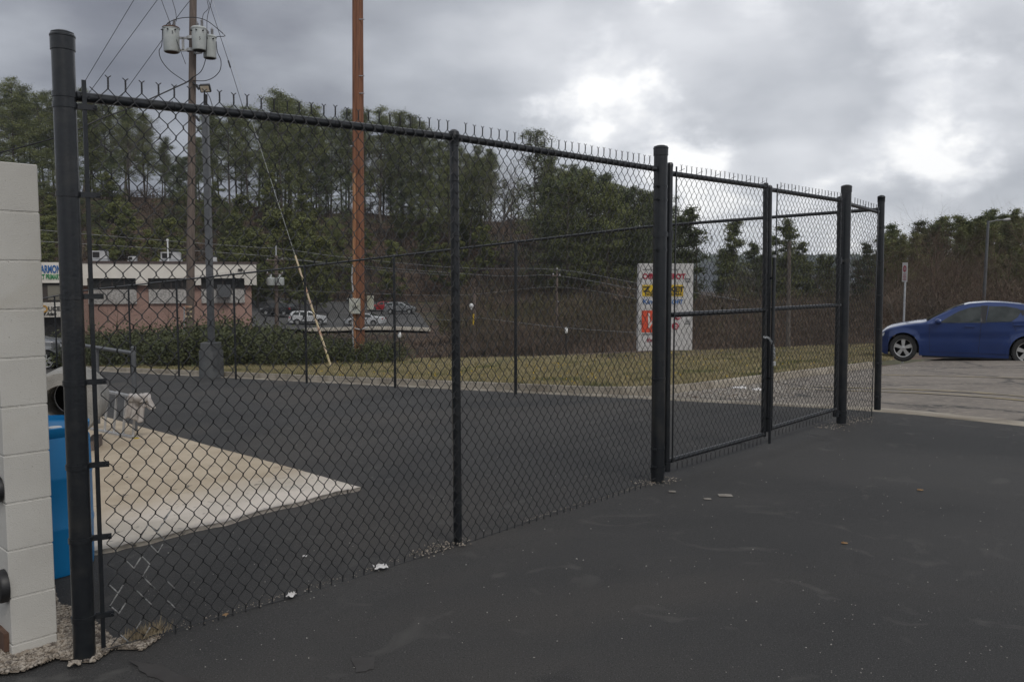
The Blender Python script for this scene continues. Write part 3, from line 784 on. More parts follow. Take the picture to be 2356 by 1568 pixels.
# drop rod
d0, d1 = near(1757, 1018) - nd_ * .055, near(1768, 590) - nd_ * .055
b = MB(); b.tube([d0, d1], .0125, 12); b.build('drop_rod', M['black'], g1, True)
b = MB()
for v in (640, 868, 960): p = axis_at(d0, d1, near(1762, v).z); b.lathe(p - Vector((0, 0, .012)), [(.013, 0), (.019, 0), (.019, .024), (.013, .024)], 12); b.box(p + nd_ * .02, (.012, .05, .02), ax=(SD, nd_, Vector((0, 0, 1))))
b.build('rod_bracket', M['black'], g1, True)
b = MB(); b.lathe(d1 - Vector((0, 0, .012)), [(.014, 0), (.019, .002), (.019, .02), (.012, .024)], 12); b.build('rod_collar', M['galv'], g1, True)
# chain and padlock round the meeting stiles
ch = thing('gate_chain', 'short galvanised chain looped around the meeting uprights of the gate', 'chain', near(1757, 800))
b = MB(); cpts = [near(1750, 775) - nd_ * .03, near(1756, 776) - nd_ * .05, near(1762, 786) - nd_ * .055, near(1766, 800) - nd_ * .06, near(1768, 815) - nd_ * .055, near(1769, 828) - nd_ * .05]
cc = []
for i in range(len(cpts) - 1):
    for q in range(3): cc.append(cpts[i].lerp(cpts[i + 1], q / 3))
for i in range(len(cc) - 1):
    a, e = cc[i], cc[i + 1]; t = (e - a).normalized(); w = t.orthogonal().normalized(); 
    if i % 2: w = t.cross(w)
    mid = (a + e) / 2; Ln = (e - a).length * .75
    b.tube([mid + t * math.cos(g) * Ln + w * math.sin(g) * .011 for g in np.linspace(0, 2 * math.pi, 13)], .0035, 5, cap=False)
b.build('chain_links', M['galv'], ch, True)
b = MB(); p = cpts[-1] - Vector((0, 0, .03)); b.box(p, (.04, .02, .042), ax=(SD, nd_, Vector((0, 0, 1))), bev=.004); b.build('padlock', M['galv'], ch)
# ---- short panel right of the gate
F2 = thing('chain_link_fence', 'short black chain link panel between the last two tall posts on the right', 'fence', (B4.x, B4.y, 0), 'black chain link fences')
p4 = post(F2, B4, T4, .0525, 'gate_post'); p5 = post(F2, B5, T5, .039, 'corner_post')
r4, r5 = near(1950, 469), near(2020, 488)
MB().tube([r4, r5], .0212, 16).build('top_rail', M['black'], F2, True)
LL = (r5 - r4).dot(SD) - .1; n = int(round(LL / .0745))
chain_mesh('chain_link_mesh', F2, Vector((r4.x, r4.y, 0)) + SD * .06 - nd_ * .02, SD, LL, n, r4.z + .03, r5.z + .03, .02, .02, M['wire'], sides=4)
q = Vector((r5.x, r5.y, 1.2)) - SD * .06 - nd_ * .022
MB().box(q, (.015, .006, 2.44), ax=(SD, nd_, Vector((0, 0, 1)))).build('tension_bar', M['black'], F2)
for z in (2.2, 1.8, 1.4, 1.0, .6, .2): band(F2, axis_at(B5, T5, z), .039, (-SD - nd_ * .3).normalized(), .05)
for z in (1.72, 1.62): band(F2, axis_at(B4, T4, z), .0525, SD, .03)
# ---- far fence, running away to the left
F3 = thing('chain_link_fence', 'long far chain link fence along the lawn kerb, running away left', 'fence', (B5.x, B5.y, 0), 'black chain link fences')
rail_px = [(2012, 482), (1505, 520), (1040, 574), (620, 622), (200, 667), (100, 686)]
rl = [back(u, v) for u, v in rail_px]
lu = [(p - P5B).dot(BD) for p in rl]
def rz_(s): return float(np.interp(s, lu, [p.z for p in rl])) if s <= lu[-1] else rl[-1].z + (rl[-1].z - rl[-2].z) / (lu[-1] - lu[-2]) * (s - lu[-1])
MAXB = lu[-1] + 5
def bp(s, z): q = P5B + BD * s; return Vector((q.x, q.y, z))
MB().tube([bp(s, rz_(s)) for s in np.arange(0.02, MAXB, 1.1)], .0212, 10).build('top_rail', M['black'], F3, True)
us = [1527, 1186, 908, 704, 541, 410, 300, 212, 130, 58]
for u in us:
    s = (back(u, 800) - P5B).dot(BD); z = rz_(s); q = bp(s, 0); gz = H(q.x, q.y)
    b = MB(); b.tube([bp(s, min(gz, z - 2.3) - .05), bp(s, z + .005)], .0265, 12); b.lathe(bp(s, z - .04), [(.029, 0), (.029, .045), (.02, .07), (0, .08)], 12); b.build('line_post', M['black'], F3, True)
    print('back post', u, 's %.2f rail %.2f ground %.2f' % (s, z, gz))
ss = 0.06; bounds = [0.08] + [(back(u, 800) - P5B).dot(BD) for u in us] + [MAXB]
V_ = []
for i in range(len(bounds) - 1):
    a, e = bounds[i], bounds[i + 1]
    if a > lu[-1] + 3: break
    L_ = e - a; n = int(round(L_ / .076)); qa, qe = bp(a, 0), bp(e, 0); far_ = i > 5
    zt0, zt1 = rz_(a) + .03, rz_(e) + .03
    chain_mesh('chain_link_mesh', F3, qa + Vector((-BD.y, BD.x, 0)) * -.024, BD, L_, n, zt0, zt1, zt0 - 2.42, zt1 - 2.42, M['wire_far'], rad=.0019, sides=3, fine=False)
# ================================================================== block wall end (beside the corner post)
W0 = atZ0(133, 1478); W1 = atZ0(22, 1502)        # foot of the end face, right and left corner
W0 = Vector((W0.x, W0.y, 0)); wdir = -SD; TH = .203
TH = max(.15, (atZ0(22, 1500) - atZ0(133, 1478)).length * .97); W1 = W0 + wdir * TH; print('TH', TH)
WT = atY(88, 378, W0.y).z
bw = thing('block_wall', 'off white painted concrete block wall ending beside the thick corner post', 'wall', W0)
LW = 2.6; rows = 10; ch_ = .2035; nsd = TD
b = MB(); mo = MB()
mo.box(W0 + wdir * TH / 2 + TD * LW / 2 + Vector((0, 0, (WT - .06) / 2)), (TH - .009, LW - .009, WT - .03 + .03), ax=(SD, TD, Vector((0, 0, 1))))
rr = random.Random(2)
z = WT
for r_ in range(rows + 1):
    z1 = z - .002; z0 = z - ch_ + .003
    off = 0 if r_ % 2 else -.2032
    t = off
    while t < LW:
        a = max(0, t); e = min(LW, t + .4064)
        if e - a > .03:
            jx = rr.uniform(-.0012, .0012)
            b.box(W0 + wdir * (TH / 2 + jx) + TD * ((a + e) / 2) + Vector((0, 0, (z0 + z1) / 2)), (TH, e - a - .005, z1 - z0), ax=(SD, TD, Vector((0, 0, 1))), bev=.003)
        t += .4064
    z -= ch_
    if z < -.05: break
blk = b.build('blocks', M['blockpaint'], bw, False)
mo.build('mortar', M['mortar'], bw)
# round dark vent fittings on the left face, seen edge on, and the rusty bracket at its foot
for (v, rad, ot) in ((1352, .070, .050), (1128, .055, .062)):
    p = onplane(22, v, W1, SD); c = Vector((W1.x, W1.y, p.z)) - SD * .022 + TD * ot
    b = MB(); b.lathe(c, [(rad, -.02), (rad, .004), (rad * .93, .012), (rad * .6, .016), (0, .018)], 28, axis=-SD)
    b.build('round_cover', M['trim'], bw, True)
b = MB(); c = W1 + TD * .10 + Vector((0, 0, .05)) - SD * .01; b.box(c, (.02, .12, .08), ax=(SD, TD, Vector((0, 0, 1)))); b.build('rusty_bracket', M['rust'], bw)
# ================================================================== blue drum
bc = G(90, 1300); bc = Vector((bc.x, bc.y, 0)); 
ctr = G(198, 1268)
D0 = atY(92, 1290, 4.75); gz = H(D0.x, D0.y)
dr = thing('plastic_drum', 'tall blue plastic drum with a white bung, between block wall and corner post', 'drum', (D0.x, D0.y, gz))
R_ = .288; zt = atY(120, 972, 4.75).z - gz; Hd = zt
prof = [(R_ * .90, .01), (R_ * .97, .02), (R_ * .985, .05), (R_, Hd * .31), (R_ * 1.012, Hd * .33), (R_ * 1.012, Hd * .345), (R_, Hd * .36), (R_, Hd * .64), (R_ * 1.012, Hd * .66), (R_ * 1.012, Hd * .675), (R_, Hd * .69), (R_ * .985, Hd - .09), (R_ * .93, Hd - .06), (R_ * .985, Hd - .035), (R_ * .99, Hd - .004), (R_ * .955, Hd), (R_ * .94, Hd - .028), (0, Hd - .022)]
MB().lathe((D0.x, D0.y, gz), prof, 56).build('drum_body', M['bluedrum'], dr, True)
bp_ = atY(126, 976, 4.66)
MB().lathe((bp_.x, bp_.y, gz + Hd - .026), [(.036, 0), (.036, .016), (.031, .020), (0, .018)], 20).build('bung', M['whiteplastic'], dr, True)
# ================================================================== concrete pipe
pc = atY(152, 926, 9.2)
gz = H(pc.x, pc.y)
ax = Vector((.32, -.95, 0)).normalized()
Rp = .37
pp = thing('concrete_pipe', 'rough grey concrete pipe section lying on its side behind the blue drum', 'pipe', (pc.x, pc.y, gz))
MB().lathe(pc, [(.215, -.62), (.215, .16), (.22, .20), (.35, .205), (.372, .18), (.376, .02), (.376, -.5), (.36, -.60), (.215, -.62)], 56, axis=ax, cap=False).build('pipe_shell', M['pipe'], pp, True)
MB().lathe(pc - ax * .56, [(.208, 0), (0, 0)], 30, axis=ax).build('pipe_bore_back', M['dark'], pp)
for sgn in (-1, 1):
    q = pc + Vector((-ax.y, ax.x, 0)) * (.24 * sgn) - ax * .2
    MB().box((q.x, q.y, gz + .06), (.10, .5, .16), ax=(Vector((-ax.y, ax.x, 0)), ax, Vector((0, 0, 1)))).build('timber_wedge', M['oldpole'], pp)
pst = atY(108, 965, 7.6); b = MB(); b.lathe((pst.x, pst.y, H(pst.x, pst.y)), [(.055, 0), (.055, .42), (.062, .43), (.062, .46), (0, .47)], 20)
sp2 = thing('rusty_stub_pipe', 'short rusty brown pipe stub behind the block wall beside the blue drum', 'pipe', (pst.x, pst.y, H(pst.x, pst.y))); b.build('stub', M['rust'], sp2, True)
# ================================================================== aluminium ladder lying on its edge
def LP(u, v, Y): return atY(u, v, Y)
YA, YB = 11.1, 10.15
fa, fb = LP(222, 966, YA), LP(310, 994, YB)
ta, tb = LP(230, 890, YA), LP(318, 912, YB)
fa.z = H(fa.x, fa.y) + .045; fb.z = H(fb.x, fb.y) + .045
la = thing('ladder', 'aluminium ladder lying on its edge on the sandy slab, yellow end caps', 'ladder', (fb.x, fb.y, H(fb.x, fb.y)))
dl = (fb - fa).normalized(); upv = (ta - fa).normalized(); nl = dl.cross(upv).normalized()
ex0 = -.9
for (p, q, nm) in ((fa, fb, 'rail'), (ta, tb, 'rail')):
    b = MB(); a_ = p + dl * ex0; L_ = (q - a_).length; mid = (a_ + q) / 2; t = (q - a_).normalized(); w = t.cross(nl).normalized()
    b.box(mid, (L_, .004, .075), ax=(t, w, nl)); b.box(mid + w * .012 + nl * .036, (L_, .022, .003), ax=(t, w, nl)); b.box(mid + w * .012 - nl * .036, (L_, .022, .003), ax=(t, w, nl)); b.build('rail', M['alu'], la)
n = 8
for i in range(n):
    k = -.75 + 1.70 * i / (n - 1) * 1.0
    a_ = fa.lerp(fb, k); c_ = ta.lerp(tb, k)
    MB().tube([a_, c_], .016, 8).build('rung', M['alu'], la, True)
for q in (fb, fb - dl * .30):
    MB().box(q + Vector((0, 0, -.02)), (.14, .05, .03), ax=(dl, nl, upv)).build('end_cap', M['yellow'], la)
# ================================================================== white cloth draped on the ladder's end
def cloth():
    """a shirt thrown over the rail: a long fall on the left, a short sleeve on the right"""
    b = MB(); c = tb + dl * .0 + Vector((0, 0, .03)); e = Vector((.95, .25, 0)).normalized(); tow = Vector((.2, -1, 0)).normalized()
    def flap(x0, x1, drop, lean, nfold, ph, out, wid1):
        V = []; F = []; nu, nv = 22, 20
        for j in range(nv):
            k = j / (nv - 1)
            for i in range(nu):
                q = i / (nu - 1); x = x0 + (x1 - x0) * q; xm = (x0 + x1) / 2
                x = xm + (x - xm) * (1 + (wid1 - 1) * k) + lean * k
                fold = .020 * math.sin(q * nfold + ph + k * 1.3) * (.25 + k) + .006 * math.sin(q * nfold * 2.3)
                z = -drop * k * (1 - .10 * math.sin(q * 5 + ph)) + .012 * math.cos(q * nfold) * (1 - k)
                V.append(c + e * x + tow * (out * min(1, k * 5) + fold) + Vector((0, 0, z)))
        for j in range(nv - 1):
            for i in range(nu - 1): a = j * nu + i; F.append((a, a + 1, a + nu + 1, a + nu))
        b.add(V, F)
    flap(-.10, .10, .31, -.055, 15, .4, .045, 1.05)
    flap(.03, .14, .17, .050, 9, 1.2, .055, 1.3)
    flap(-.09, .12, .08, 0, 7, 2, .075, 1.05)
    return b
o = cloth().build('cloth', M['cloth'], None, True, loc=(tb.x, tb.y, tb.z - .3)); tag(o, 'soiled white cloth shirt hung over the near end of the aluminium ladder', 'cloth')
sf = o.modifiers.new('t', 'SOLIDIFY'); sf.thickness = .006
o = MB().lathe(tb + Vector((.035, -.09, .005)), [(.0, -.05), (.032, -.042), (.050, -.015), (.051, .01), (.036, .034), (0, .045)], 18).build('rolled_cloth', M['cloth'], None, True, loc=tb); tag(o, 'bunched up white cloth ball tucked into the top of the draped cloth', 'cloth')
# ================================================================== grey pipe railing
rb, rt = None, None
YR = 10.9
q0 = LP(308, 905, YR); z0 = H(q0.x, q0.y)
rg = thing('pipe_railing', 'grey painted steel pipe guard rail behind the concrete pipe', 'railing', (q0.x, q0.y, z0))
qt = LP(307, 800, YR)
MB().tube([(q0.x, q0.y, z0 - .05), (qt.x, qt.y, qt.z)], .030, 16).lathe((qt.x, qt.y, qt.z - .01), [(.034, 0), (.034, .02), (.02, .032), (0, .036)], 16).build('railing_post', M['greypaint'], rg, True)
YR2 = 11.9; q1 = LP(222, 880, YR2); z1 = H(q1.x, q1.y)
qt1 = LP(222, 797, YR2)
MB().tube([(q1.x, q1.y, z1 - .05), qt1], .030, 16).build('railing_post', M['greypaint'], rg, True)
h0 = LP(306, 812, YR); h1 = LP(222, 799, YR2); dd = (h1 - h0).normalized()
hz = h1 + dd * 1.6
MB().tube([h0, hz], .027, 16).build('hand_rail', M['greypaint'], rg, True)
q2 = hz - dd * .1; MB().tube([(q2.x, q2.y, H(q2.x, q2.y) - .05), q2], .03, 16).build('railing_post', M['greypaint'], rg, True)
# ================================================================== litter
def scrap(u, v, w, h, label, m='paper', z=None, seed=1, name='paper_scrap', crumple=.35, cat='litter', grp=None):
    r = random.Random(seed); p = G(u, v) if z is None else atZ0(u, v, z)
    n = 7; V = []; F = []
    a = r.uniform(-.4, .4); e = Vector((math.cos(a), math.sin(a), 0)); f = Vector((-e.y, e.x, 0))
    for j in range(n):
        for i in range(n):
            x = (i / (n - 1) - .5) * w; y = (j / (n - 1) - .5) * h * 1.3
            V.append(p + e * x + f * y + Vector((0, 0, .006 + abs(r.gauss(0, crumple)) * w * .35 * (1 - (abs(i - 3) + abs(j - 3)) / 9))))
    for j in range(n - 1):
        for i in range(n - 1): k = j * n + i; F.append((k, k + 1, k + n + 1, k + n))
    b = MB(); b.add(V, F); o = b.build(name, M[m], None, False, loc=p); tag(o, label, cat, grp)
    s = o.modifiers.new('t', 'SOLIDIFY'); s.thickness = .002
    return o
scrap(875, 1305, .075, .05, 'white folded paper scrap under the near fence, the larger one', seed=2)
scrap(670, 1371, .038, .035, 'small crumpled white paper ball under the near fence', crumple=.8, seed=3)
scrap(519, 1415, .02, .02, 'tiny tan scrap under the near fence close to the corner post', 'leaf_tan', seed=4)
scrap(701, 1280, .025, .02, 'tiny white scrap on the asphalt inside the near fence', seed=5)
scrap(1445, 800, .25, .2, 'white paper scrap on the lawn left of the shop sign', seed=6)
scrap(1700, 893, .22, .16, 'bright white paper litter in the kerb corner seen through the left gate leaf', seed=7)
scrap(1745, 897, .20, .14, 'white paper litter right of the brightest piece in the kerb corner', seed=8)
scrap(1585, 888, .16, .14, 'pale crumpled litter in the kerb corner beside the thick gate post', seed=9)
scrap(1694, 1018, .09, .05, 'flat white paper under the bottom rail of the left gate leaf', seed=10)
scrap(1668, 1140, .10, .05, 'torn tan paper flattened on the black asphalt right of the thick gate post', m='dirtypaper', seed=11, crumple=.05)
scrap(1627, 1148, .05, .03, 'small pale flake left of the torn tan paper on the asphalt', m='dirtypaper', seed=12, crumple=.05)
scrap(1546, 1131, .05, .03, 'small pale scrap on the asphalt just below the thick gate post', m='dirtypaper', seed=16, crumple=.05)
scrap(1942, 1250, .035, .02, 'single brown dead leaf lying on the open asphalt', 'leaf_tan', seed=13, name='dead_leaf', cat='leaf')
scrap(2116, 1128, .04, .02, 'reddish dead leaf at the right of the open asphalt', 'leaf_tan', seed=14, name='dead_leaf', cat='leaf')
scrap(172, 1528, .05, .035, 'pale broken stone lump at the foot of the corner post', 'gravel', seed=15, name='stone_lump', crumple=.5, cat='stone')
# oil stains : thin sheets in the asphalt surface
M['stain'] = pm('dark_damp_stain', [(.022, .017, .013), (.034, .030, .026)], 9, .45, detail=8)
def stain(pts, label):
    P_ = [atZ0(u, v, 0) for u, v in pts]; c = sum(P_, Vector()) / len(P_); r = random.Random(len(pts)); V = [(c.x, c.y, .003)]
    n = 0; P2 = []
    for i, p in enumerate(P_):
        q = P_[(i + 1) % len(P_)]
        for k in range(6): w = p.lerp(q, k / 6); P2.append(w + (w - c) * r.uniform(-.12, .12))
    V += [(p.x, p.y, .003) for p in P2]; F = [(0, i + 1, (i + 1) % len(P2) + 1) for i in range(len(P2))]
    o = npmesh('stain', V, F, M['stain']); struct(o)
stain([(300, 1520), (370, 1528), (405, 1550), (470, 1568), (400, 1575), (340, 1555)], '')
stain([(808, 1512), (860, 1510), (862, 1540), (820, 1545)], '')
# dry weeds by the fence foot
def weed_pt(r):
    k = r.random(); p = near(300, 1492).lerp(near(372, 1462), k); return (p.x + r.normal(0, .02), p.y + r.normal(0, .02), .015)
stuff(blades(420, weed_pt, M['dry'], (.015, .06), .002, 'dry_weeds', 5), 'tuft of dry tan weeds at the foot of the near fence by the corner post', 'weeds')
# ================================================================== poles and wires
Zv = Vector((0, 0, 1))
pb = G(436, 835); YP = pb.y
def PP(u, v, dy=0): return atY(u, v, YP + dy)
tp_ = thing('utility_pole', 'weathered grey brown wooden utility pole carrying three transformers', 'utility pole', pb)
top = PP(446, -190)
MB().tube([pb - Zv * .3, pb.lerp(top, .25), pb.lerp(top, .5), pb.lerp(top, .75), top], [.145, .138, .130, .122, .112], 20).build('pole_shaft', M['oldpole'], tp_, True)
b = MB()
for v in (705, 716, 727, 796, 806, 816): b.box(PP(437, v) - Vector((0, .150, 0)), (.25, .006, .07))
bb = b.build('reflector_strip', M['guard'], tp_)
MB().tube([PP(424, 705, -.1), PP(423, 830, -.1)], .028, 8).build('riser_conduit', M['galv'], tp_, True)
# transformer bracket
b = MB(); zc = PP(440, 95).z
for (v, dz) in ((88, 0), (116, 0)):
    z = PP(440, v).z; b.lathe((PP(440, v).x, YP, z - .05), [(.135, 0), (.155, 0), (.155, .10), (.135, .10)], 18)
    b.box(PP(425, v, -.02), (.42, .07, .07)); b.box(PP(455, v + 6, -.12), (.36, .07, .07), az=-.4)
b.box(PP(421, 102, -.02), (.07, .07, .42)); b.box(PP(452, 104, -.08), (.08, .08, .46))
b.build('transformer_bracket', M['hvac'], tp_)
def transformer(u, v0, v1, w, dy, label, rust=False):
    a, c = PP(u, v0, dy), PP(u, v1, dy); r = w / 2 / FL * (YP + dy); h = a.z - c.z
    g = thing('transformer', label, 'transformer', (c.x, c.y, c.z), 'transformers on the wooden pole')
    MB().lathe((c.x, c.y, c.z), [(r * .86, 0), (r * .93, .012), (r * .97, .03), (r, h - .03), (r * 1.06, h - .028), (r * 1.06, h)], 28).build('tank', M['canister'], g, True)
    MB().lathe((c.x, c.y, c.z - .004), [(r * .84, 0), (r * .80, .02), (0, .02)], 28).build('tank_base', M['rust'] if rust else M['dark'], g, True)
    MB().lathe((c.x, c.y, a.z), [(r * 1.08, -.004), (r * 1.08, .018), (r * .95, .05), (r * .5, .07), (0, .075)], 28).build('lid', M['rust'] if rust else M['canister'], g, True)
    for (dx, hh) in ((.45, .24), (-.2, .16)):
        b = MB(); pr = [(.035, 0)]
        for k in range(int(hh / .04)): pr += [(.032, k * .04 + .01), (.058, k * .04 + .022), (.032, k * .04 + .034)]
        pr += [(.02, hh), (.02, hh + .04), (0, hh + .05)]
        b.lathe((c.x + dx * r, c.y - .02, a.z + .04), pr, 14); b.build('bushing', M['ceramic'], g, True)
    for dx in (-.75, 0, .75):
        MB().lathe((c.x + dx * r, c.y - math.sqrt(max(0, 1 - dx * dx)) * r, a.z - .10), [(.025, -.01), (.025, .05), (.012, .08), (0, .085)], 10, axis=(dx, -math.sqrt(max(0, 1 - dx * dx)), 0)).build('terminal', M['cable'], g, True)
    return g, a, c
t1 = transformer(395, 66, 121, 35, -.15, 'left transformer can with a rusty lid, apart from the other two', True)
t2 = transformer(459, 67, 117, 32, -.40, 'middle transformer can, in front of the pole, marked 15')
t3 = transformer(483, 86, 135, 29, .05, 'right transformer can, lowest of the three')
def text(body, size, m, parent=None, loc=(0, 0, 0), rot=(math.pi / 2, 0, 0), name='lettering', ext=.004, sx=1.0, bold=0.0, label=None, shear=0):
    cu = bpy.data.curves.new(name, 'FONT'); cu.body = body; cu.size = size; cu.extrude = ext; cu.align_x = 'LEFT'; cu.offset = bold; cu.shear = shear
    ob = bpy.data.objects.new(name, cu); COL.objects.link(ob)
    dg = bpy.context.evaluated_depsgraph_get(); me = bpy.data.meshes.new_from_object(ob.evaluated_get(dg)); bpy.data.objects.remove(ob)
    me.name = name; me.transform(Matrix.Diagonal((sx, 1, 1, 1))); me.transform(Matrix.Rotation(rot[2], 4, 'Z') @ Matrix.Rotation(rot[0], 4, 'X'))
    o = ORI.get(parent, Vector()) if parent else Vector()
    me.transform(Matrix.Translation(Vector(loc) - o)); me.materials.clear(); me.materials.append(m)
    ob = bpy.data.objects.new(name, me); COL.objects.link(ob)
    if parent: ob.parent = parent; ORI[ob] = o
    if label: ob['label'] = label
    return ob
text('15', .16, M['txt_black'], t2[0], PP(458, 96, -.40) - Vector((.02, .225, 0)))
text('25', .14, M['txt_black'], t1[0], PP(395, 82, -.15) - Vector((-.02, .245, 0)))
def wire(name, pts, r, label, cat='cable', m='cable', grp=None, kind=None):
    pts = [Vector(p) for p in pts]
    # smooth (Catmull-Rom)
    if len(pts) > 2:
        o = []
        P_ = [pts[0]] + pts + [pts[-1]]
        for i in range(1, len(P_) - 2):
            for k in range(6):
                t = k / 6; a, b_, c_, d_ = P_[i - 1], P_[i], P_[i + 1], P_[i + 2]
                o.append(.5 * ((2 * b_) + (c_ - a) * t + (2 * a - 5 * b_ + 4 * c_ - d_) * t * t + (3 * b_ - a - 3 * c_ + d_) * t ** 3))
        pts = o + [pts[-1]]
    ob = MB().tube(pts, r, 5).build(name, M[m], None, False, loc=pts[0]); tag(ob, label, cat, grp); return ob
rw = .010
wire('power_line', [PP(325, -28), PP(196, 186), PP(140, 280, 2)], rw, 'thin overhead wire slanting down left from the pole top, the leftmost one', 'power line')
wire('power_line', [PP(384, -30), PP(213, 203), PP(150, 290, 2)], rw, 'second thin overhead wire slanting down left, right of the leftmost', 'power line')
wire('power_line', [PP(440, -2), PP(409, 38), PP(376, 88, .4), PP(293, 203, .6), PP(240, 275, 2)], rw, 'thin wire passing behind the left transformer and down to the fence rail', 'power line')
wire('transformer_lead', [PP(362, -28, -.3), PP(371, 0, -.4), PP(427, 148, -.2)], rw, 'straight wire crossing in front of the left transformer to the pole', 'cable')
wire('transformer_lead', [PP(388, -26), PP(396, 0), PP(404, 28), PP(406, 50)], rw, 'wire dropping onto the left transformer from above', 'cable')
wire('transformer_lead', [PP(471, -30, -.3), PP(476, 0, -.3), PP(479, 20, -.3), PP(468, 33, -.35), PP(465, 52, -.4)], rw, 'kinked wire dropping onto the middle transformer', 'cable')
wire('transformer_lead', [PP(490, -30, -.2), PP(487, 0, -.2), PP(477, 40, -.1), PP(476, 70)], rw, 'wire dropping between the middle and the right transformer', 'cable')
wire('guy_wire', [PP(468, -40, .1), PP(479, 0, .1), PP(527, 146, -.2), PP(554, 232, -.5), PP(566, 270, -.7)], rw, 'thin wire slanting down right from the pole with a dark splice', 'power line')
MB_ = MB().tube([PP(525, 140, -.2), PP(530, 156, -.2)], .028, 8).build('wire_splice', M['cable'], bpy.data.objects['guy_wire'])
wire('loop_cable', [PP(381, 74, -.35), PP(380, 62, -.4), PP(392, 50, -.5), PP(418, 42, -.5), PP(450, 41, -.5), PP(475, 48, -.5), PP(497, 64, -.4), PP(515, 80, -.2), PP(516, 84, -.1), PP(500, 85, 0), PP(493, 90, .05)], .014, 'cable arching over all three transformers', 'cable')
wire('loop_cable', [PP(374, 70, -.3), PP(372, 104, -.3), PP(366, 118, -.3), PP(372, 140, -.25), PP(392, 164, -.2), PP(428, 189, -.15)], .014, 'drooping cable from the left transformer to the pole', 'cable')
wire('loop_cable', [PP(459, 74, -.6), PP(456, 100, -.6), PP(450, 117, -.5), PP(447, 128, -.2)], .013, 'short cable running down the front of the middle transformer', 'cable')
wire('loop_cable', [PP(476, 70, -.5), PP(475, 110, -.5), PP(472, 140, -.4), PP(462, 165, -.3), PP(444, 178, -.2)], .014, 'cable dropping from the middle transformer and curving back to the pole', 'cable')
wire('loop_cable', [PP(497, 96, -.1), PP(500, 120, -.1), PP(508, 140, -.1), PP(506, 162, -.1), PP(492, 178, -.1), PP(472, 186, -.1), PP(445, 186, -.1)], .014, 'wide cable loop from the right transformer back to the pole', 'cable')
wire('service_cable', [PP(444, 178, -.2), PP(430, 189, -.2), PP(400, 203, -.4), PP(354, 224, -.8), PP(300, 248, -1.2), PP(230, 274, -1.6), PP(166, 304, -2), PP(80, 330, -2), PP(-30, 356, -2), PP(-300, 392, -2)], .024, 'heavy black service cable sagging left from the transformer pole', 'cable')
wire('service_cable', [PP(444, 192, -.2), PP(462, 200, -1.2), PP(480, 220, -2.4), PP(490, 250, -4)], .014, 'thin cable from the transformer pole down to the square light pole', 'cable')
for v in (190, 262):
    MB().tube([PP(444, v, -.14), PP(452, v + 8, -.2), PP(458, v + 16, -.2)], .045, 8).build('cable_clamp', M['cable'], tp_, True)
# guy wire and its guard
ga = G(764, 852); 
gt = PP(447, -130)
def gk(u): 
    k = (u - 764) / (447 - 764); return k
gy = thing('guy_anchor', 'slanting guy wire with a faded yellow and pink guard', 'guy wire', ga)
gu = ga.lerp(gt, .235)
MB().tube([ga, gt], .0055, 5).build('guy_strand', M['galv'], gy)
MB().tube([ga + (gt - ga).normalized() * .15, ga.lerp(gt, .10), gu], [.032, .034, .028], 10).build('guy_guard', M['guard'], gy, True)
# ---- new brown pole
nb = G(827, 836); YN = nb.y
def PN(u, v, dy=0): return atY(u, v, YN + dy)
np_ = thing('utility_pole', 'tall new reddish brown wooden pole with a bleached strip down its left side', 'utility pole', nb)
nt_ = PN(823, -210)
MB().tube([nb - Zv * .3, nb.lerp(nt_, .5), nt_], [.165, .158, .145], 28).build('pole_shaft', M['newpole'], np_, True)
b = MB()
a_, c_ = PN(815.5, 832, -.12), PN(814, -200, -.105)
b.tube([a_, a_.lerp(c_, .43)], [.062, .060], 10)
b.build('bleached_strip', M['newpole_pale'], np_, True)
MB().tube([a_.lerp(c_, .4302), c_], [.060, .056], 10).build('conduit_moulding', M['newpole'], np_, True)
for v in (45, 175, 215, 395, 440): MB().tube([PN(812 if v > 300 else 826, v, -.14), PN(806 if v > 300 else 838, v, -.2)], .016, 6).build('pole_bolt', M['galv'], np_)
MB().box(PN(811, 390, -.16), (.10, .10, .17)).build('junction_box', M['rust'], np_)
b = MB(); b.lathe(PN(813, 703, -.2), [(.09, -.10), (.105, -.08), (.108, .12), (.08, .20), (.03, .24), (0, .245)], 18); b.build('weather_head', M['meter'], np_, True)
mtr = MB().box(PN(816, 705 + 0, -.22) - Zv * .0 , (.02, .02, .02))
MB().box(PN(816, 704, -.25), (.34, .12, .48), bev=.01).build('meter_box', M['meter'], np_)
b = MB(); b.lathe(PN(818, 702, -.31), [(.085, 0), (.085, .05), (.06, .09), (0, .10)], 20, axis=(0, -1, 0)); b.build('meter_dial', M['meter'], np_, True)
MB().box(PN(852, 696, .0), (.20, .12, .44), bev=.01).build('breaker_box', M['meter'], np_)
MB().tube([PN(811, 728, -.2), PN(811, 760, -.2), PN(813, 800, -.2), PN(815, 835, -.16)], .022, 8).build('conduit', M['galv'], np_, True)
MB().tube([PN(816, 755, -.2), PN(830, 758, -.2), PN(846, 752, -.1)], .02, 8).build('conduit_bend', M['galv'], np_, True)
MB().tube([PN(812, 672, -.2), PN(809, 640, -.16), PN(811, 610, -.16)], .025, 8).build('service_mast', M['galv'], np_, True)
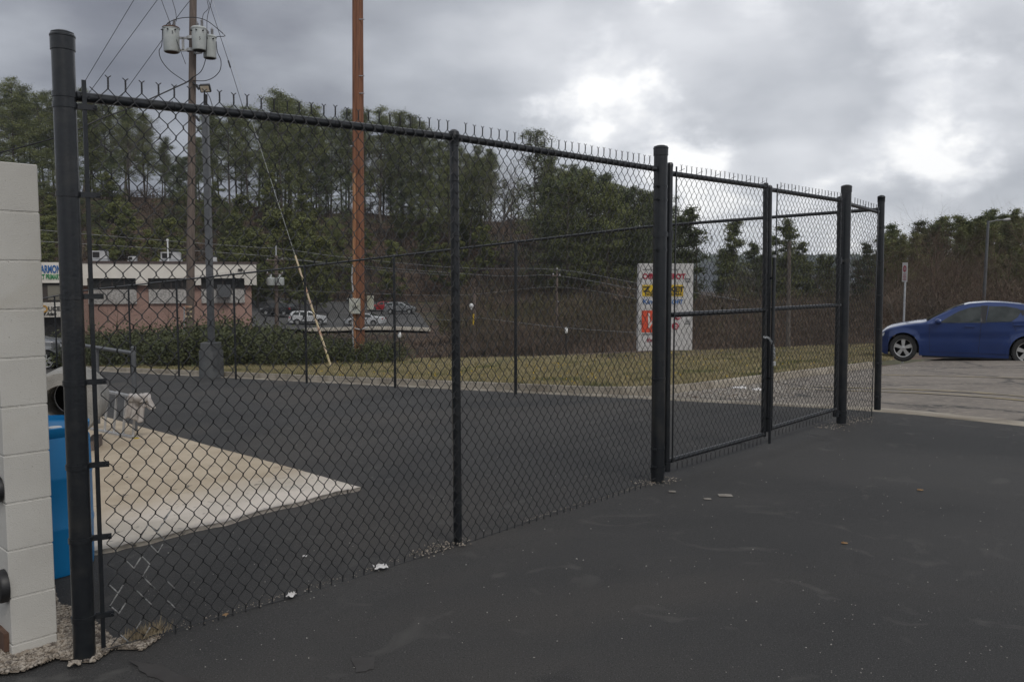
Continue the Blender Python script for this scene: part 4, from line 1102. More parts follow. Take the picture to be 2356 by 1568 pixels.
# ---- square steel light pole on a concrete base
lb = G(487, 868); YL = lb.y
def PL(u, v, dy=0): return atY(u, v, YL + dy)
lp = thing('light_pole', 'square grey steel light pole with a floodlight, on a thick concrete base', 'light pole', lb)
hb = PL(487, 790).z - lb.z
MB().lathe(lb - Zv * .1, [(.31, 0), (.305, hb * .55), (.30, hb * .8 + .1), (.0, hb * .8 + .1)], 32).build('concrete_base', M['conc_dark'], lp, True)
MB().box((lb.x, lb.y, lb.z + hb * .9), (.42, .42, hb * .28), bev=.02).build('base_cover', M['conc_dark'], lp)
ptop = PL(476, 265)
b = MB(); b.box((lb.x * .0 + PL(484, 700).x, YL, (lb.z + hb + ptop.z) / 2), (.15, .15, ptop.z - lb.z - hb + .1), bev=.012); b.build('pole_shaft', M['greypaint'], lp)
xs_p = PL(484, 700).x
MB().tube([(xs_p, YL, ptop.z), (xs_p + .02, YL, PL(495, 218).z)], .05, 10).build('tenon', M['cable'], lp, True)
MB().tube([(xs_p, YL - .02, ptop.z + .02), (xs_p - .12, YL - .1, ptop.z + .0), (xs_p - .2, YL - .1, ptop.z + .10)], .02, 8).build('side_bracket', M['cable'], lp, True)
fc = Vector((xs_p + .06, YL - .12, PL(492, 206).z)); X_, Y_, Z_ = Vector((1, 0, .05)).normalized(), Vector((0, .85, .5)).normalized(), None; Z_ = X_.cross(Y_).normalized()
fh = MB().box(fc, (.27, .08, .20), ax=(X_, Y_, Z_), bev=.012).build('floodlight', M['trim'], lp)
MB().box(fc - Y_ * .042, (.215, .006, .145), ax=(X_, Y_, Z_)).build('floodlight_lens', M['lens'], fh)
b = MB()
for k in range(9): b.box(fc + Y_ * .05 + X_ * (-.11 + .0275 * k) + Z_ * .01, (.004, .03, .19), ax=(X_, Y_, Z_))
b.build('cooling_fins', M['trim'], fh)
# ---- distant utility poles
def far_pole(u, v0, Y, wpx, label, m='oldpole', cross=True, base=None):
    x = (u - CX) / FL * Y; z = H(x, Y); t = atY(u, v0, Y); g = thing('utility_pole', label, 'utility pole', (x, Y, z), 'distant wooden utility poles')
    r = wpx / 2 / FL * Y
    MB().tube([(x, Y, z - .3), (t.x, Y, t.z)], [r * 1.1, r * .85], 10).build('pole_shaft', M[m], g, True)
    return g, t
gA, tA = far_pole(635, 588, 74, 9, 'distant pole with a pair of grey transformers, right of the cream building')
MB().tube([tA - Zv * .2, tA + Zv * .9], .07, 6).build('pole_tip', M['galv'], gA)
for u in (623, 644):
    c = atY(u, 656, 73.6); MB().lathe(c, [(.36, 0), (.38, .05), (.38, .62), (.30, .68), (.1, .7), (.1, .95), (0, .96)], 16).build('transformer_can', M['canister'], gA, True)
for v in (598, 630):
    c = atY(632, v, 73.8); MB().box(c, (1.5, .1, .1)).build('crossarm', M['oldpole'], gA)
    b = MB()
    for dx in (-.65, .65): b.lathe(c + Vector((dx, 0, .05)), [(.05, 0), (.08, .05), (.04, .1), (0, .18)], 8)
    b.build('insulator', M['ceramic'], gA)
gB, tB = far_pole(1091, 662, 52, 8, 'short grey pole with a globe lamp and a yellow guard strip beyond the lawn', 'oldpole')
c = atY(1084, 702, 51.6); MB().lathe(c - Zv * .16, [(.05, -.1), (.06, 0), (.12, .06), (.14, .15), (.10, .24), (0, .28)], 14).build('globe_lamp', M['whiteplastic'], gB, True)
MB().tube([atY(1089, 748, 51.7), atY(1089, 722, 51.7)], .05, 6).build('guard_strip', M['panel_yellow'], gB)
gC, tC = far_pole(1281, 622, 60, 6, 'slim brown pole carrying the distant wires, mid way to the shop sign')
MB().box(atY(1279, 634, 59.9), (.7, .08, .08)).build('crossarm', M['oldpole'], gC)
b = MB(); [b.lathe(atY(u, v, 59.9), [(.05, 0), (.08, .06), (0, .15)], 8) for u, v in ((1272, 633), (1281, 620), (1287, 634), (1283, 696))]; b.build('insulator', M['ceramic'], gC)
gD, tD = far_pole(1815, 556, 42, 10, 'pale wooden pole standing just beyond the lawn between the gate leaves', 'barebark')
gE, tE = far_pole(1602, 560, 90, 4, 'thin leaning dark pole far behind the shop sign', 'bark')
# distant wires
def fw(px, label, r=.022): wire('power_line', [atY(u, v, Y) for u, v, Y in px], r, label, 'power line', 'cable_bright', 'distant power lines')
fw([(-60, 519, 70), (91, 529, 70), (322, 549, 71), (589, 569, 73), (634, 571, 74), (810, 594, 70), (1059, 616, 64), (1280, 620, 60), (1469, 652, 55), (1700, 690, 48)], 'top distant wire running over the building roof to the slim brown pole')
fw([(-60, 546, 70), (91, 555, 70), (451, 577, 72), (589, 587, 73), (634, 591, 74), (810, 610, 70), (1135, 634, 64), (1280, 634, 60), (1469, 667, 55)], 'second distant wire, below the top one')
fw([(634, 595, 74), (720, 602, 72), (830, 617, 70), (1050, 634, 66)], 'short distant wire just under the second one', .02)
fw([(90, 620, 66), (230, 628, 66), (450, 648, 68), (574, 663, 70), (810, 673, 68), (1050, 679, 64), (1278, 660, 60), (1480, 690, 54)], 'faint low wire crossing the trees at mid height', .016)
fw([(634, 690, 74), (720, 714, 72), (1035, 736, 58), (1090, 730, 52), (1280, 752, 48), (1480, 766, 45)], 'lowest distant wire passing the globe lamp pole', .018)
# little marker posts at the lawn's far edge
for (u, v, lab) in ((919, 800, 'small white topped marker post at the lawn edge near the car park'), (1302, 790, 'small white topped marker post at the lawn edge under the slim brown pole')):
    Y = yc(u) + 1.0; c = atY(u, v - 22, Y); x = c.x; z = H(x, Y); g = thing('marker_post', lab, 'marker post', (x, Y, z), 'white topped marker posts')
    MB().tube([(x, Y, z), (x, Y, c.z + .05)], .02, 8).build('stem', M['trim'], g)
    MB().lathe((x, Y, c.z + .02), [(.03, 0), (.05, .03), (.055, .10), (.035, .16), (0, .19)], 12).build('white_head', M['whiteplastic'], g, True)
# no-parking sign on its post
Y = 24.5; c = atY(2084, 626, Y); z = H(c.x, Y); g = thing('parking_sign', 'narrow white sign with red marking on a grey steel post behind the blue car', 'sign', (c.x, Y, z))
MB().tube([(c.x - .02, Y, z - .2), (c.x - .02, Y, c.z + .2)], .03, 8).build('sign_post', M['galv'], g)
az = math.radians(88); X_ = Vector((math.cos(az), -math.sin(az), 0)); N_ = Vector((-math.sin(az), -math.cos(az), 0))
pl = MB().box(c + N_ * .04, (.30, .006, .56), ax=(X_, N_, Zv)).build('sign_plate', M['signwhite'], g)
b = MB(); b.lathe(c + N_ * .046 + Zv * .10, [(.06, 0), (.06, .004), (.095, .004), (.095, 0)], 20, axis=N_, cap=False); b.box(c + N_ * .049 + Zv * .10, (.02, .003, .15), ax=(X_, N_, Zv)); b.build('prohibition_mark', M['txt_red'], pl)
b = MB()
for k in range(5): b.box(c + N_ * .046 - Zv * (.06 + .04 * k), (.2 - .03 * (k % 2), .003, .014), ax=(X_, N_, Zv))
b.build('small_print', M['txt_red'], pl)
# street light on the right
Y = 58; t = atY(2273, 508, Y); z = H(t.x, Y); g = thing('street_light', 'grey street light with a single arm, in front of the trees behind the blue car', 'street light', (t.x, Y, z))
MB().tube([(t.x - .1, Y, z), (t.x, Y, t.z)], [.12, .085], 12).build('pole_shaft', M['greypaint'], g, True)
MB().tube([(t.x, Y, t.z - .1), (t.x + .5, Y, t.z + .02), (t.x + 1.1, Y, t.z + .08)], .04, 8).build('arm', M['greypaint'], g)
MB().lathe((t.x + 1.0, Y, t.z + .05), [(0, -.02), (.07, .05), (.11, .30), (.09, .48), (0, .54)], 12, axis=(1, 0, .12)).build('lamp_head', M['hvac'], g, True)
# ================================================================== building beyond the hedge
YBd = 68.0; TB = math.radians(19)
BC = atY(590, 640, YBd); BC.z = 0                                  # right front corner; the front runs left and a little nearer
EB = Vector((math.cos(TB), math.sin(TB), 0)); NB = Vector((-math.sin(TB), math.cos(TB), 0))
def px2(u, dy=0.0):
    q = BC + NB * dy; w = onplane(u, 640, q, EB); return (w - q).dot(EB)
YM = 66.0
pz = lambda v: atY(400, v, YM).z
x0, x1 = px2(176), 0.0
zt_, zf = pz(606), pz(656)
zg = H(BC.x - 6, 66) - .5
bd = thing('commercial_building', 'low pink brick commercial building with a cream fascia and rooftop units', 'building', (BC.x, BC.y, 0), rz=TB)
ORI[bd] = Vector((0, 0, 0))
DP = 14
def bbox(xa, xb, za, zb, y0, y1, name, m, parent=bd, label=None):
    return MB().box(((xa + xb) / 2, (y0 + y1) / 2, (za + zb) / 2), (abs(xb - xa), abs(y1 - y0), abs(zb - za))).build(name, M[m], parent, label=label)
xW = px2(578)
bbox(x0, xW, zg, zt_ - .4, .5, DP, 'brick_wall', 'brick')
W_ = [(200, 312), (340, 444), (462, 562)]
zl = pz(640)
b = MB(); b.box(((x0 + x1) / 2, (DP + .3) / 2, (zt_ + zl) / 2), (x1 - x0, DP + .3, zt_ - zl))
edges = [176] + [e for w in W_ for e in w] + [590]
for i in range(0, len(edges), 2):
    a, e = px2(edges[i]), px2(edges[i + 1]); b.box(((a + e) / 2, .25, (zl + zf) / 2), (e - a, .5, zl - zf + .002))
b.build('fascia', M['stucco'], bd)
bbox(x0 - .1, x1 + .1, zt_, zt_ + .16, -.08, DP, 'roof_coping', 'roofcap')
for i, (a, e) in enumerate(W_):
    xa, xb = px2(a), px2(e)
    w = bbox(xa, xb, pz(664), zl, .36, .46, 'window', 'glassdark')
    b = MB(); n = 4
    for k in range(n + 1): xx = xa + (xb - xa) * k / n; b.box((xx, .33, (pz(664) + zl) / 2), (.09, .08, zl - pz(664)))
    b.box(((xa + xb) / 2, .33, pz(664)), (xb - xa, .1, .08)); b.build('window_frame', M['bronze'], w)
    bbox(xa, xb, pz(698), pz(665), .30, .47, 'pebble_panel', 'aggregate')
bbox(px2(499), px2(530), pz(684), pz(655), -.5, .1, 'wall_cabinet', 'greypaint')
MB().box((px2(553), -.06, pz(620)), (.34, .12, .16)).build('wall_lamp', M['trim'], bd)
bbox(px2(200), px2(201.5), zg, zf, .38, .49, 'downpipe', 'bronze')
# annexe with the shop signs, left
xs0, xs1 = px2(-150), px2(178); yA = -1.2
an = thing('shop_annexe', 'cream shop front with blue and green lettering above a dark recess', 'building', (BC.x, BC.y, 0), rz=TB)
ORI[an] = Vector((0, 0, 0))
bbox(xs0, xs1, pz(650), zt_ + .02, yA, DP - .4, 'upper_wall', 'stucco', an)
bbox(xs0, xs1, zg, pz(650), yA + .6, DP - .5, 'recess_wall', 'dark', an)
xp = px2(150, yA)
bbox(xp, xs1, pz(655), pz(650) - .01, yA - .02, yA + .5, 'trim_band', 'bronze', an)
bbox(xp, xs1, zg, pz(656), yA, yA + .59, 'brick_pier', 'brick', an)
w = bbox(px2(90, yA), px2(150, yA), pz(690), pz(652), yA + .30, yA + .55, 'window', 'bronze', an)
bbox(px2(107, yA), px2(137, yA), pz(687), pz(655), yA + .24, yA + .295, 'window_blind', 'blind', w)
sb = bbox(xs0, px2(152, yA), pz(724), pz(692), yA - .05, yA + .5, 'lower_sign_board', 'stucco', an)
text('HARMONY', .78, M['txt_blue'], an, Vector((px2(85, yA), yA - .03, pz(628))), sx=.47, bold=.022, ext=.02)
text('DIRECT PRIMARY CARE', .53, M['txt_green'], an, Vector((px2(73, yA), yA - .03, pz(642))), sx=.47, bold=.014, ext=.02)
text('UCE', .44, M['txt_black'], sb, Vector((px2(108, yA), yA - .08, pz(710))), sx=.95, bold=.012, ext=.02)
text('of Adam', .36, M['txt_black'], sb, Vector((px2(94, yA), yA - .08, pz(720))), sx=.75, bold=.012, ext=.02, shear=.2)
b = MB(); b.lathe((px2(98, yA), yA - .07, pz(706)), [(.17, 0), (.17, .03), (.28, .03), (.28, 0)], 24, axis=(0, -1, 0), cap=False); b.build('round_emblem', M['txt_orange'], sb)
# roof equipment : each unit can be lifted off
def unit(u0, u1, v0, dy, label):
    a, e = px2(u0, dy), px2(u1, dy); z0_ = .16; Lx = e - a
    base = BC + EB * ((a + e) / 2) + NB * dy + Vector((0, 0, zt_))
    g = thing('rooftop_unit', label, 'air conditioner', base, 'rooftop units on the brick building', rz=TB); ORI[g] = Vector((0, 0, 0))
    h = atY(400, v0, base.y).z - zt_ - z0_
    MB().box((0, 0, z0_ + h * .62), (Lx, 1.3, h * .72), bev=.03).build('cabinet', M['hvac'], g)
    MB().box((0, 0, z0_ + h * .13), (Lx * 1.12, 1.5, h * .24)).build('plinth', M['galv'], g)
    bbox(-Lx * .42, Lx * .02, z0_ + h * .38, z0_ + h * .88, -.67, -.652, 'grille', 'dark', g)
    MB().lathe((Lx * .2, 0, z0_ + h * .98), [(.32, 0), (.32, .08), (.28, .10), (0, .10)], 16).build('fan_cowl', M['trim'], g, True)
unit(215, 250, 577, 4, 'left boxy rooftop unit with a bright plinth')
unit(298, 316, 590, 3, 'smallest rooftop unit, second from the left')
unit(372, 418, 580, 4, 'wide rooftop unit behind the antenna mast')
unit(475, 500, 592, 4, 'low rooftop unit right of the square light pole')
q = BC + EB * px2(388, 2) + NB * 2; ztm = atY(400, 554, q.y).z; g = thing('antenna_mast', 'slim white vent mast on the brick building roof', 'mast', (q.x, q.y, zt_ + .16)); MB().tube([(q.x, q.y, zt_ + .1), (q.x, q.y, ztm)], .06, 8).build('mast_pipe', M['whiteplastic'], g); MB().lathe((q.x, q.y, ztm), [(.1, 0), (.1, .12), (0, .16)], 10).build('mast_cap', M['whiteplastic'], g)
# ================================================================== pylon sign
YS = 36.0
def SS(u, v, dy=0): return atY(u, v, YS + dy)
a, e = SS(1469.5, 606), SS(1595, 606); zb_ = H((a.x + e.x) / 2, YS) - .2
sg = thing('shop_sign', 'tall white tenant sign board with red, yellow and blue shop names', 'sign', ((a.x + e.x) / 2, YS, zb_))
MB().box(((a.x + e.x) / 2, YS + .25, (a.z + zb_) / 2), (e.x - a.x, .5, a.z - zb_), bev=.01).build('sign_board', M['signwhite'], sg)
yS = YS - .012
def panel(u0, v0, u1, v1, m, name, parent=sg, th=.02):
    p, q = SS(u0, v0), SS(u1, v1); return MB().box(((p.x + q.x) / 2, YS - th / 2 + .002, (p.z + q.z) / 2), (abs(q.x - p.x), th, abs(p.z - q.z))).build(name, M[m], parent)
def tx(s, u, v, size, m, parent=sg, sx=1, bold=.006, shear=0, dy=0): p = SS(u, v); return text(s, size, M[m], parent, Vector((p.x, yS - dy, p.z)), sx=sx, bold=bold, ext=.006, shear=shear)
px_m = YS / FL
tx('Office', 1477, 641, .31, 'txt_red', sx=.98, bold=.012); tx('DEPOT', 1527, 641, .30, 'txt_red', sx=.96, bold=.012)
py = panel(1477, 655, 1571, 681, 'panel_yellow', 'yellow_panel')
tx('Z A', 1480, 671, .31, 'txt_black', py, 1.3, .014, dy=.014); tx('KET', 1540, 671, .31, 'txt_black', py, 1.12, .014, dy=.014); tx('NORTH', 1484, 679, .15, 'txt_black', py, 1.1, .004, dy=.014); tx('GAN', 1544, 679, .15, 'txt_black', py, 1.3, .004, dy=.014)
tx('King', 1478, 699, .30, 'txt_blue', sx=1, bold=.006, shear=.1); tx('SOFT', 1538, 699, .27, 'txt_blue', sx=.95, bold=.006, shear=.1)
pr = panel(1476, 714, 1540, 764, 'txt_scarlet', 'scarlet_panel')
tx('W', 1480, 755, .95, 'txt_white', pr, .8, .004, shear=.35, dy=.014)
for (u, v, r_) in ((1558, 729, .13), (1553, 750, .15)):
    c = SS(u, v); b = MB(); b.lathe(Vector((c.x, YS - .004, c.z)), [(r_, 0), (r_, .012), (0, .012)], 22, axis=(0, -1, 0)); b.build('red_disc', M['txt_red'], sg)
tx('o', 1555, 732, .3, 'txt_white', sx=1, dy=.01, bold=0); tx('e', 1550, 754, .32, 'txt_white', sx=1, dy=.01, bold=0)
for (u, v) in ((1576, 640), (1576, 736), (1471, 640), (1471, 736)):
    for k in range(3): panel(u, v + k * 4, min(u + 12, 1594) if u > 1500 else u + 6, v + k * 4 + 1.3, 'txt_black', 'small_rule')
panel(1476, 768, 1540, 769.4, 'txt_black', 'small_rule'); panel(1478, 619, 1560, 620.2, 'bronze', 'small_rule')
tx('the', 1487, 786, .26, 'txt_red', sx=.9, bold=.004)
# ================================================================== cars
def make_car(label, L_, W_, top, belt, wheels, R, paint, side_wins, sill=.17, group=None, rear_tumble=.0, detail=True, glass_top=None, name='parked_car', spokes=5):
    """nose at x=0 pointing to -x; top: roof/bonnet outline, belt: shoulder height"""
    g = thing(name, label, 'car', (0, 0, 0), group)
    hw = W_ / 2; TX, TZ = zip(*top); BX, BZ = zip(*belt)
    Ra = R + .045
    def zt(x): return float(np.interp(x, TX, TZ))
    def zb(x): return min(float(np.interp(x, BX, BZ)), zt(x) - .015)
    def zs(x):
        z = sill + .10 * max(0, 1 - x / .35) + .10 * max(0, 1 - (L_ - x) / .45)
        for wx in wheels:
            if abs(x - wx) < Ra: z = max(z, R + math.sqrt(Ra * Ra - (x - wx) ** 2))
        return z
    def plan(x):                                # plan taper at both ends
        k = 1.0
        if x < .75: k = .66 + .34 * math.sin(min(1, x / .75) * math.pi / 2)
        if x > L_ - .7: k = .86 + .14 * math.sin(min(1, (L_ - x) / .7) * math.pi / 2)
        return hw * k
    def side(x, z):                              # half width at height z
        w = plan(x); b = zb(x); t = zt(x); s = sill
        if z <= b:
            k = (z - s) / max(.05, b - s)
            y = w * (.955 + .045 * math.sin(min(1, max(0, k) * 1.25) * math.pi * .62)) - .012 * (abs(k - .62) < .04)
            for wx in wheels:                    # flared arches
                d = abs(math.hypot(x - wx, z - R) - Ra)
                if d < .12: y += .018 * (1 - d / .12)
            return y
        k = (z - b) / max(.02, 1.47 - b if glass_top is None else glass_top - b)
        return w * .965 - k * .20 - .02
    xs = sorted(set([round(v, 4) for v in np.linspace(0, L_, 60)] + [round(wx + Ra * math.cos(a), 4) for wx in wheels for a in np.linspace(0, math.pi, 19)] + [round(wx + s * (Ra + .002), 4) for wx in wheels for s in (-1, 1)]))
    V = []; F = []
    fr = [0, .12, .3, .5, .62, .66, .78, .92, 1.0]
    for x in xs:
        s_, b_, t_ = zs(x), zb(x), zt(x); row = []
        for k in fr: z = s_ + (b_ - s_) * k; row.append((side(x, z), z))
        if t_ - b_ < .12:                        # bonnet / boot : roll over
            y0 = side(x, b_)
            for k in (.12, .25, .5, .75, 1): a = k * math.pi / 2; row.append((y0 - .10 * (1 - math.cos(a)) , b_ + (t_ - b_ - .02) * math.sin(a) * .8))
            row += [(y0 * .5, t_ - .004), (0, t_)]
        else:
            for k in (.012, .33, .70, .90): z = b_ + (t_ - .05 - b_) * k; row.append((side(x, z), z))
            yr = side(x, t_ - .05); row += [(yr - .05, t_ - .022), (yr * .5, t_ - .006), (0, t_)]
        for (y, z) in row: V.append((x, -y, z))
        for (y, z) in row: V.append((x, y, z))
    m_ = len(V) // len(xs); h_ = m_ // 2
    for i in range(len(xs) - 1):
        for side_ in (0, 1):
            for k in range(h_ - 1):
                a = i * m_ + side_ * h_ + k; q = (a, a + 1, a + 1 + m_, a + m_)
                F.append(q if side_ == 0 else q[::-1])
    for i in (0, len(xs) - 1): 
        F.append([i * m_ + k for k in range(h_)] + [i * m_ + h_ + k for k in range(h_ - 1, -1, -1)])
    b = MB(); b.add(V, F); b.build('body', M[paint], g, True)
    # dark floor and wheel housings
    b = MB(); b.box((L_ / 2, 0, .36), (L_ - .5, W_ * .72, .30)); b.build('underbody', M['trim'], g)
    def sidepoly(pts, name, m, off=.006, both=True, parent=g, sub=4):
        """a flat outline in side view laid on the body's flank"""
        o = None
        for sgn in ((-1, 1) if both else (-1,)):
            P_ = []
            for i in range(len(pts)):
                a, e = pts[i], pts[(i + 1) % len(pts)]
                for k in range(sub): P_.append((a[0] + (e[0] - a[0]) * k / sub, a[1] + (e[1] - a[1]) * k / sub))
            cx = sum(p[0] for p in P_) / len(P_); cz = sum(p[1] for p in P_) / len(P_)
            vs = [(cx, sgn * (side(cx, cz) + off), cz)]; fs = []
            rings = 4
            for r_ in range(1, rings + 1):
                for p in P_: x = cx + (p[0] - cx) * r_ / rings; z = cz + (p[1] - cz) * r_ / rings; vs.append((x, sgn * (side(x, z) + off), z))
            n = len(P_)
            for k in range(n): fs.append((0, 1 + k, 1 + (k + 1) % n))
            for r_ in range(rings - 1):
                for k in range(n): a = 1 + r_ * n + k; e = 1 + r_ * n + (k + 1) % n; fs.append((a, e, e + n, a + n))
            b = MB(); b.add(vs, fs); o = b.build(name, M[m], parent, True)
        return o
    for w in side_wins: sidepoly(w, 'side_window', 'carglass')
    # windscreens
    def screen(xa, xb, name):
        vs = []; fs = []; n = 8
        for i in range(n + 1):
            x = xa + (xb - xa) * i / n
            for k in range(7):
                t = -1 + 2 * k / 6; y = t * (side(x, zt(x) - .05) - .08); z = zt(x) + .006 - .02 * max(0, abs(t) - .5) * 2 * .5; vs.append((x, y, z))
        for i in range(n):
            for k in range(6): a = i * 7 + k; fs.append((a, a + 1, a + 8, a + 7))
        b = MB(); b.add(vs, fs); b.build(name, M['carglass'], g, True)
    # wheels
    for wx in wheels:
        for sgn in (-1, 1):
            wg = MB(); yc_ = sgn * (hw - .13)
            prof = [(R * .66, -.10), (R * .90, -.108), (R * .985, -.085), (R, -.04), (R, .04), (R * .985, .085), (R * .90, .108), (R * .66, .10)]
            wh = wg.lathe((wx, yc_, R), prof, 36, axis=(0, sgn, 0), cap=False).build('wheel', M['tyre'], g, True)
            rb = MB(); Rr = R * .67
            rb.lathe((wx, yc_, R), [(Rr * .93, -.05), (Rr, .085), (Rr * 1.0, .096), (Rr * .93, .09), (Rr * .90, .02)], 36, axis=(0, sgn, 0), cap=False)
            rb.lathe((wx, yc_, R), [(.055, .02), (.055, .078), (.03, .085), (0, .086)], 16, axis=(0, sgn, 0))
            for k in range(spokes):
                a = 2 * math.pi * k / spokes + math.pi / 2; d = Vector((math.cos(a), 0, math.sin(a))); c = Vector((wx, yc_ + sgn * .062, R)); t = Vector((-d.z, 0, d.x))
                p = [c + d * .03 + t * .032, c + d * Rr * .95 + t * (.050 if spokes < 7 else .03), c + d * Rr * .95 - t * (.050 if spokes < 7 else .03), c + d * .03 - t * .032]
                rb.prism(p, Vector((0, sgn * .018, 0)))
            rb.build('rim', M['rim'], wh, True)
            MB().lathe((wx, yc_, R), [(Rr * .92, -.04), (0, -.04)], 24, axis=(0, sgn, 0)).build('brake_backing', M['dark'], wh)
    g['_x'] = 0
    return g, side, zt, zb, sidepoly, screen
def place(g, p, rz, off=(0, 0, 0)):
    g.location = p; g.rotation_euler = (0, 0, rz); del g['_x']
# ---- blue car
top = [(0, .52), (.03, .62), (.10, .70), (.35, .80), (.80, .915), (1.20, .985), (1.36, 1.00), (1.50, 1.06), (1.80, 1.22), (2.10, 1.37), (2.40, 1.455), (2.80, 1.49), (3.15, 1.485), (3.55, 1.45), (3.95, 1.34), (4.25, 1.20), (4.42, 1.13), (4.70, 1.11), (4.80, 1.02), (4.85, .75)]
belt = [(0, .50), (.1, .63), (.4, .74), (.9, .86), (1.4, .93), (1.75, .955), (2.7, .99), (3.3, 1.02), (3.7, 1.06), (4.2, 1.06), (4.6, 1.0), (4.85, .72)]
blue, side_, zt_f, zb_f, spoly, screen = make_car('deep blue four door saloon parked on the old lot at the right edge', 4.85, 1.84, top, belt, (.90, 3.675), .335, 'bluepaint',
    [[(1.72, .965), (1.95, 1.12), (2.16, 1.245), (2.40, 1.335), (2.70, 1.375), (2.635, .985)], [(2.83, 1.375), (3.20, 1.375), (3.44, 1.335), (3.54, 1.28), (3.45, 1.13), (3.32, 1.03), (2.77, 1.0)]], spokes=5)
screen(1.42, 2.28, 'windscreen'); screen(3.72, 4.36, 'rear_window')
spoly([(3.49, 1.30), (3.56, 1.30), (3.74, 1.245), (3.55, 1.17)], 'quarter_trim', 'trim', .007)
spoly([(2.66, 1.385), (2.81, 1.385), (2.76, .985), (2.65, .975)], 'door_pillar', 'trim', .007)
for (pts) in ([(1.49, .93), (1.497, .93), (1.53, .30), (1.523, .30)], [(2.66, .98), (2.668, .98), (2.63, .26), (2.622, .26)], [(3.33, 1.02), (3.337, 1.02), (3.44, .80), (3.432, .80)], [(1.52, .265), (3.3, .265), (3.3, .258), (1.52, .258)]):
    spoly(pts, 'door_gap', 'dark', .004)
for (x, z) in ((2.42, .895), (3.47, .955)):
    for sgn in (-1, 1): MB().box((x, sgn * (side_(x, z) + .018), z), (.22, .03, .028), bev=.006).build('door_handle', M['bluepaint'], blue)
for sgn in (-1, 1):
    mi = MB().lathe((1.72, sgn * (side_(1.72, 1.0) + .13), 1.0), [(0, -.05), (.055, -.045), (.075, 0), (.07, .05), (.045, .085), (0, .1)], 16, axis=(-1, 0, .1)).build('wing_mirror', M['bluepaint'], blue, True)
    MB().box((1.73, sgn * (side_(1.72, .98) + .05), .965), (.06, .14, .03)).build('mirror_arm', M['trim'], mi)
spoly([(.03, .60), (.10, .665), (.34, .70), (.30, .62), (.10, .575)], 'headlight', 'headlamp', .006); spoly([(.13, .575), (.22, .60), (.20, .545), (.12, .53)], 'side_marker', 'amber', .006)
spoly([(4.62, .98), (4.82, .96), (4.84, .78), (4.66, .80)], 'tail_light', 'taillamp', .006)
MB().box((-.008, 0, .50), (.03, 1.1, .16), bev=.006).build('grille', M['trim'], blue)
MB().box((2.35, 0, .18), (2.0, 1.70, .10)).build('sill_trim', M['trim'], blue)
# no seats are modelled; the glass is opaque, reflections painted into its colour
YAW = math.radians(27); fd = Vector((math.cos(YAW), -math.sin(YAW), 0)); best = None     # yaw so that the flank faces the yard
for Y in np.arange(17, 24, .05):
    f_ = Vector(((2080 - CX) / FL * Y, Y, 0)); r_ = f_ + fd * 2.765; ur = CX + FL * r_.x / r_.y
    if best is None or abs(ur - 2372) < best[0]: best = (abs(ur - 2358), f_)
f_ = best[1]; sdn = Vector((fd.y, -fd.x, 0)); 
if sdn.y > 0: sdn = -sdn
org = f_ - fd * .90 - sdn * .86
print('blue car', f_, H(f_.x, f_.y), 'wanted z', atY(2080, 833, f_.y).z)
for ch in list(blue.children):                                  # short front overhang
    for vv in ch.data.vertices:
        if vv.co.x < .56: vv.co.x = .56 - (.56 - vv.co.x) * .52
blue.scale = (1, 1, 1.075); place(blue, (org.x, org.y, H(f_.x, f_.y) - .02), -YAW)
# ---- other cars share builders
suv_top = [(0, .60), (.03, .85), (.12, 1.00), (.5, 1.08), (1.0, 1.14), (1.15, 1.18), (1.4, 1.35), (1.75, 1.58), (2.1, 1.65), (3.0, 1.68), (3.8, 1.64), (4.1, 1.55), (4.35, 1.2), (4.45, .8)]
suv_belt = [(0, .6), (.15, .92), (.6, 1.0), (1.4, 1.06), (3.8, 1.10), (4.3, 1.08), (4.45, .75)]
suv_w = [[(1.55, 1.10), (1.85, 1.45), (2.25, 1.53), (2.25, 1.12)], [(2.35, 1.12), (2.35, 1.53), (3.1, 1.55), (3.15, 1.14)], [(3.25, 1.15), (3.22, 1.54), (3.8, 1.50), (4.0, 1.18)]]
def suv(label, paint, grp, name='parked_car'):
    g, sd, zt1, zb1, sp1, sc1 = make_car(label, 4.45, 1.84, suv_top, suv_belt, (.88, 3.5), .36, paint, suv_w, .26, grp, glass_top=1.65, name=name, spokes=6)
    sc1(1.16, 1.74, 'windscreen'); sc1(4.02, 4.3, 'rear_window')
    sp1([(.06, .80), (.16, .93), (.42, .96), (.40, .84)], 'headlight', 'headlamp', .006); sp1([(4.2, 1.02), (4.4, 1.0), (4.43, .85), (4.25, .86)], 'tail_light', 'taillamp', .006)
    for s_ in (-1, 1): MB().box((-.005, s_ * .62, .86), (.05, .32, .12), bev=.01).build('headlight', M['headlamp'], g)
    MB().box((-.012, 0, .86), (.05, .9, .12), bev=.01).build('grille', M['trim'], g); MB().box((-.015, 0, .50), (.06, 1.5, .22), bev=.02).build('bumper_intake', M['trim'], g); MB().box((-.03, 0, .34), (.05, .9, .05), bev=.01).build('skid_plate', M['chrome'], g)
    sp1([(1.2, .44), (3.1, .44), (3.1, .30), (1.2, .30)], 'cladding', 'trim', .008)
    for s_ in (-1, 1): MB().lathe((1.5, s_ * (sd(1.5, 1.08) + .12), 1.12), [(0, -.06), (.08, -.03), (.08, .04), (0, .09)], 12, axis=(-1, 0, 0)).build('wing_mirror', M[paint], g, True)
    return g
p = G(126, 842); 
silv = suv('silver grey sport utility car half hidden behind the block wall', 'silverpaint', None)
nose = G(158, 842); place(silv, (nose.x + .1, nose.y + .4, H(nose.x - 1.5, nose.y)), math.pi + .35)
gl = 'cars parked on the lower lot'
def farcar(g, u, Y, rz, dz=0.0):
    x = (u - CX) / FL * Y; place(g, (x, Y, farz(x, Y) + dz), rz)
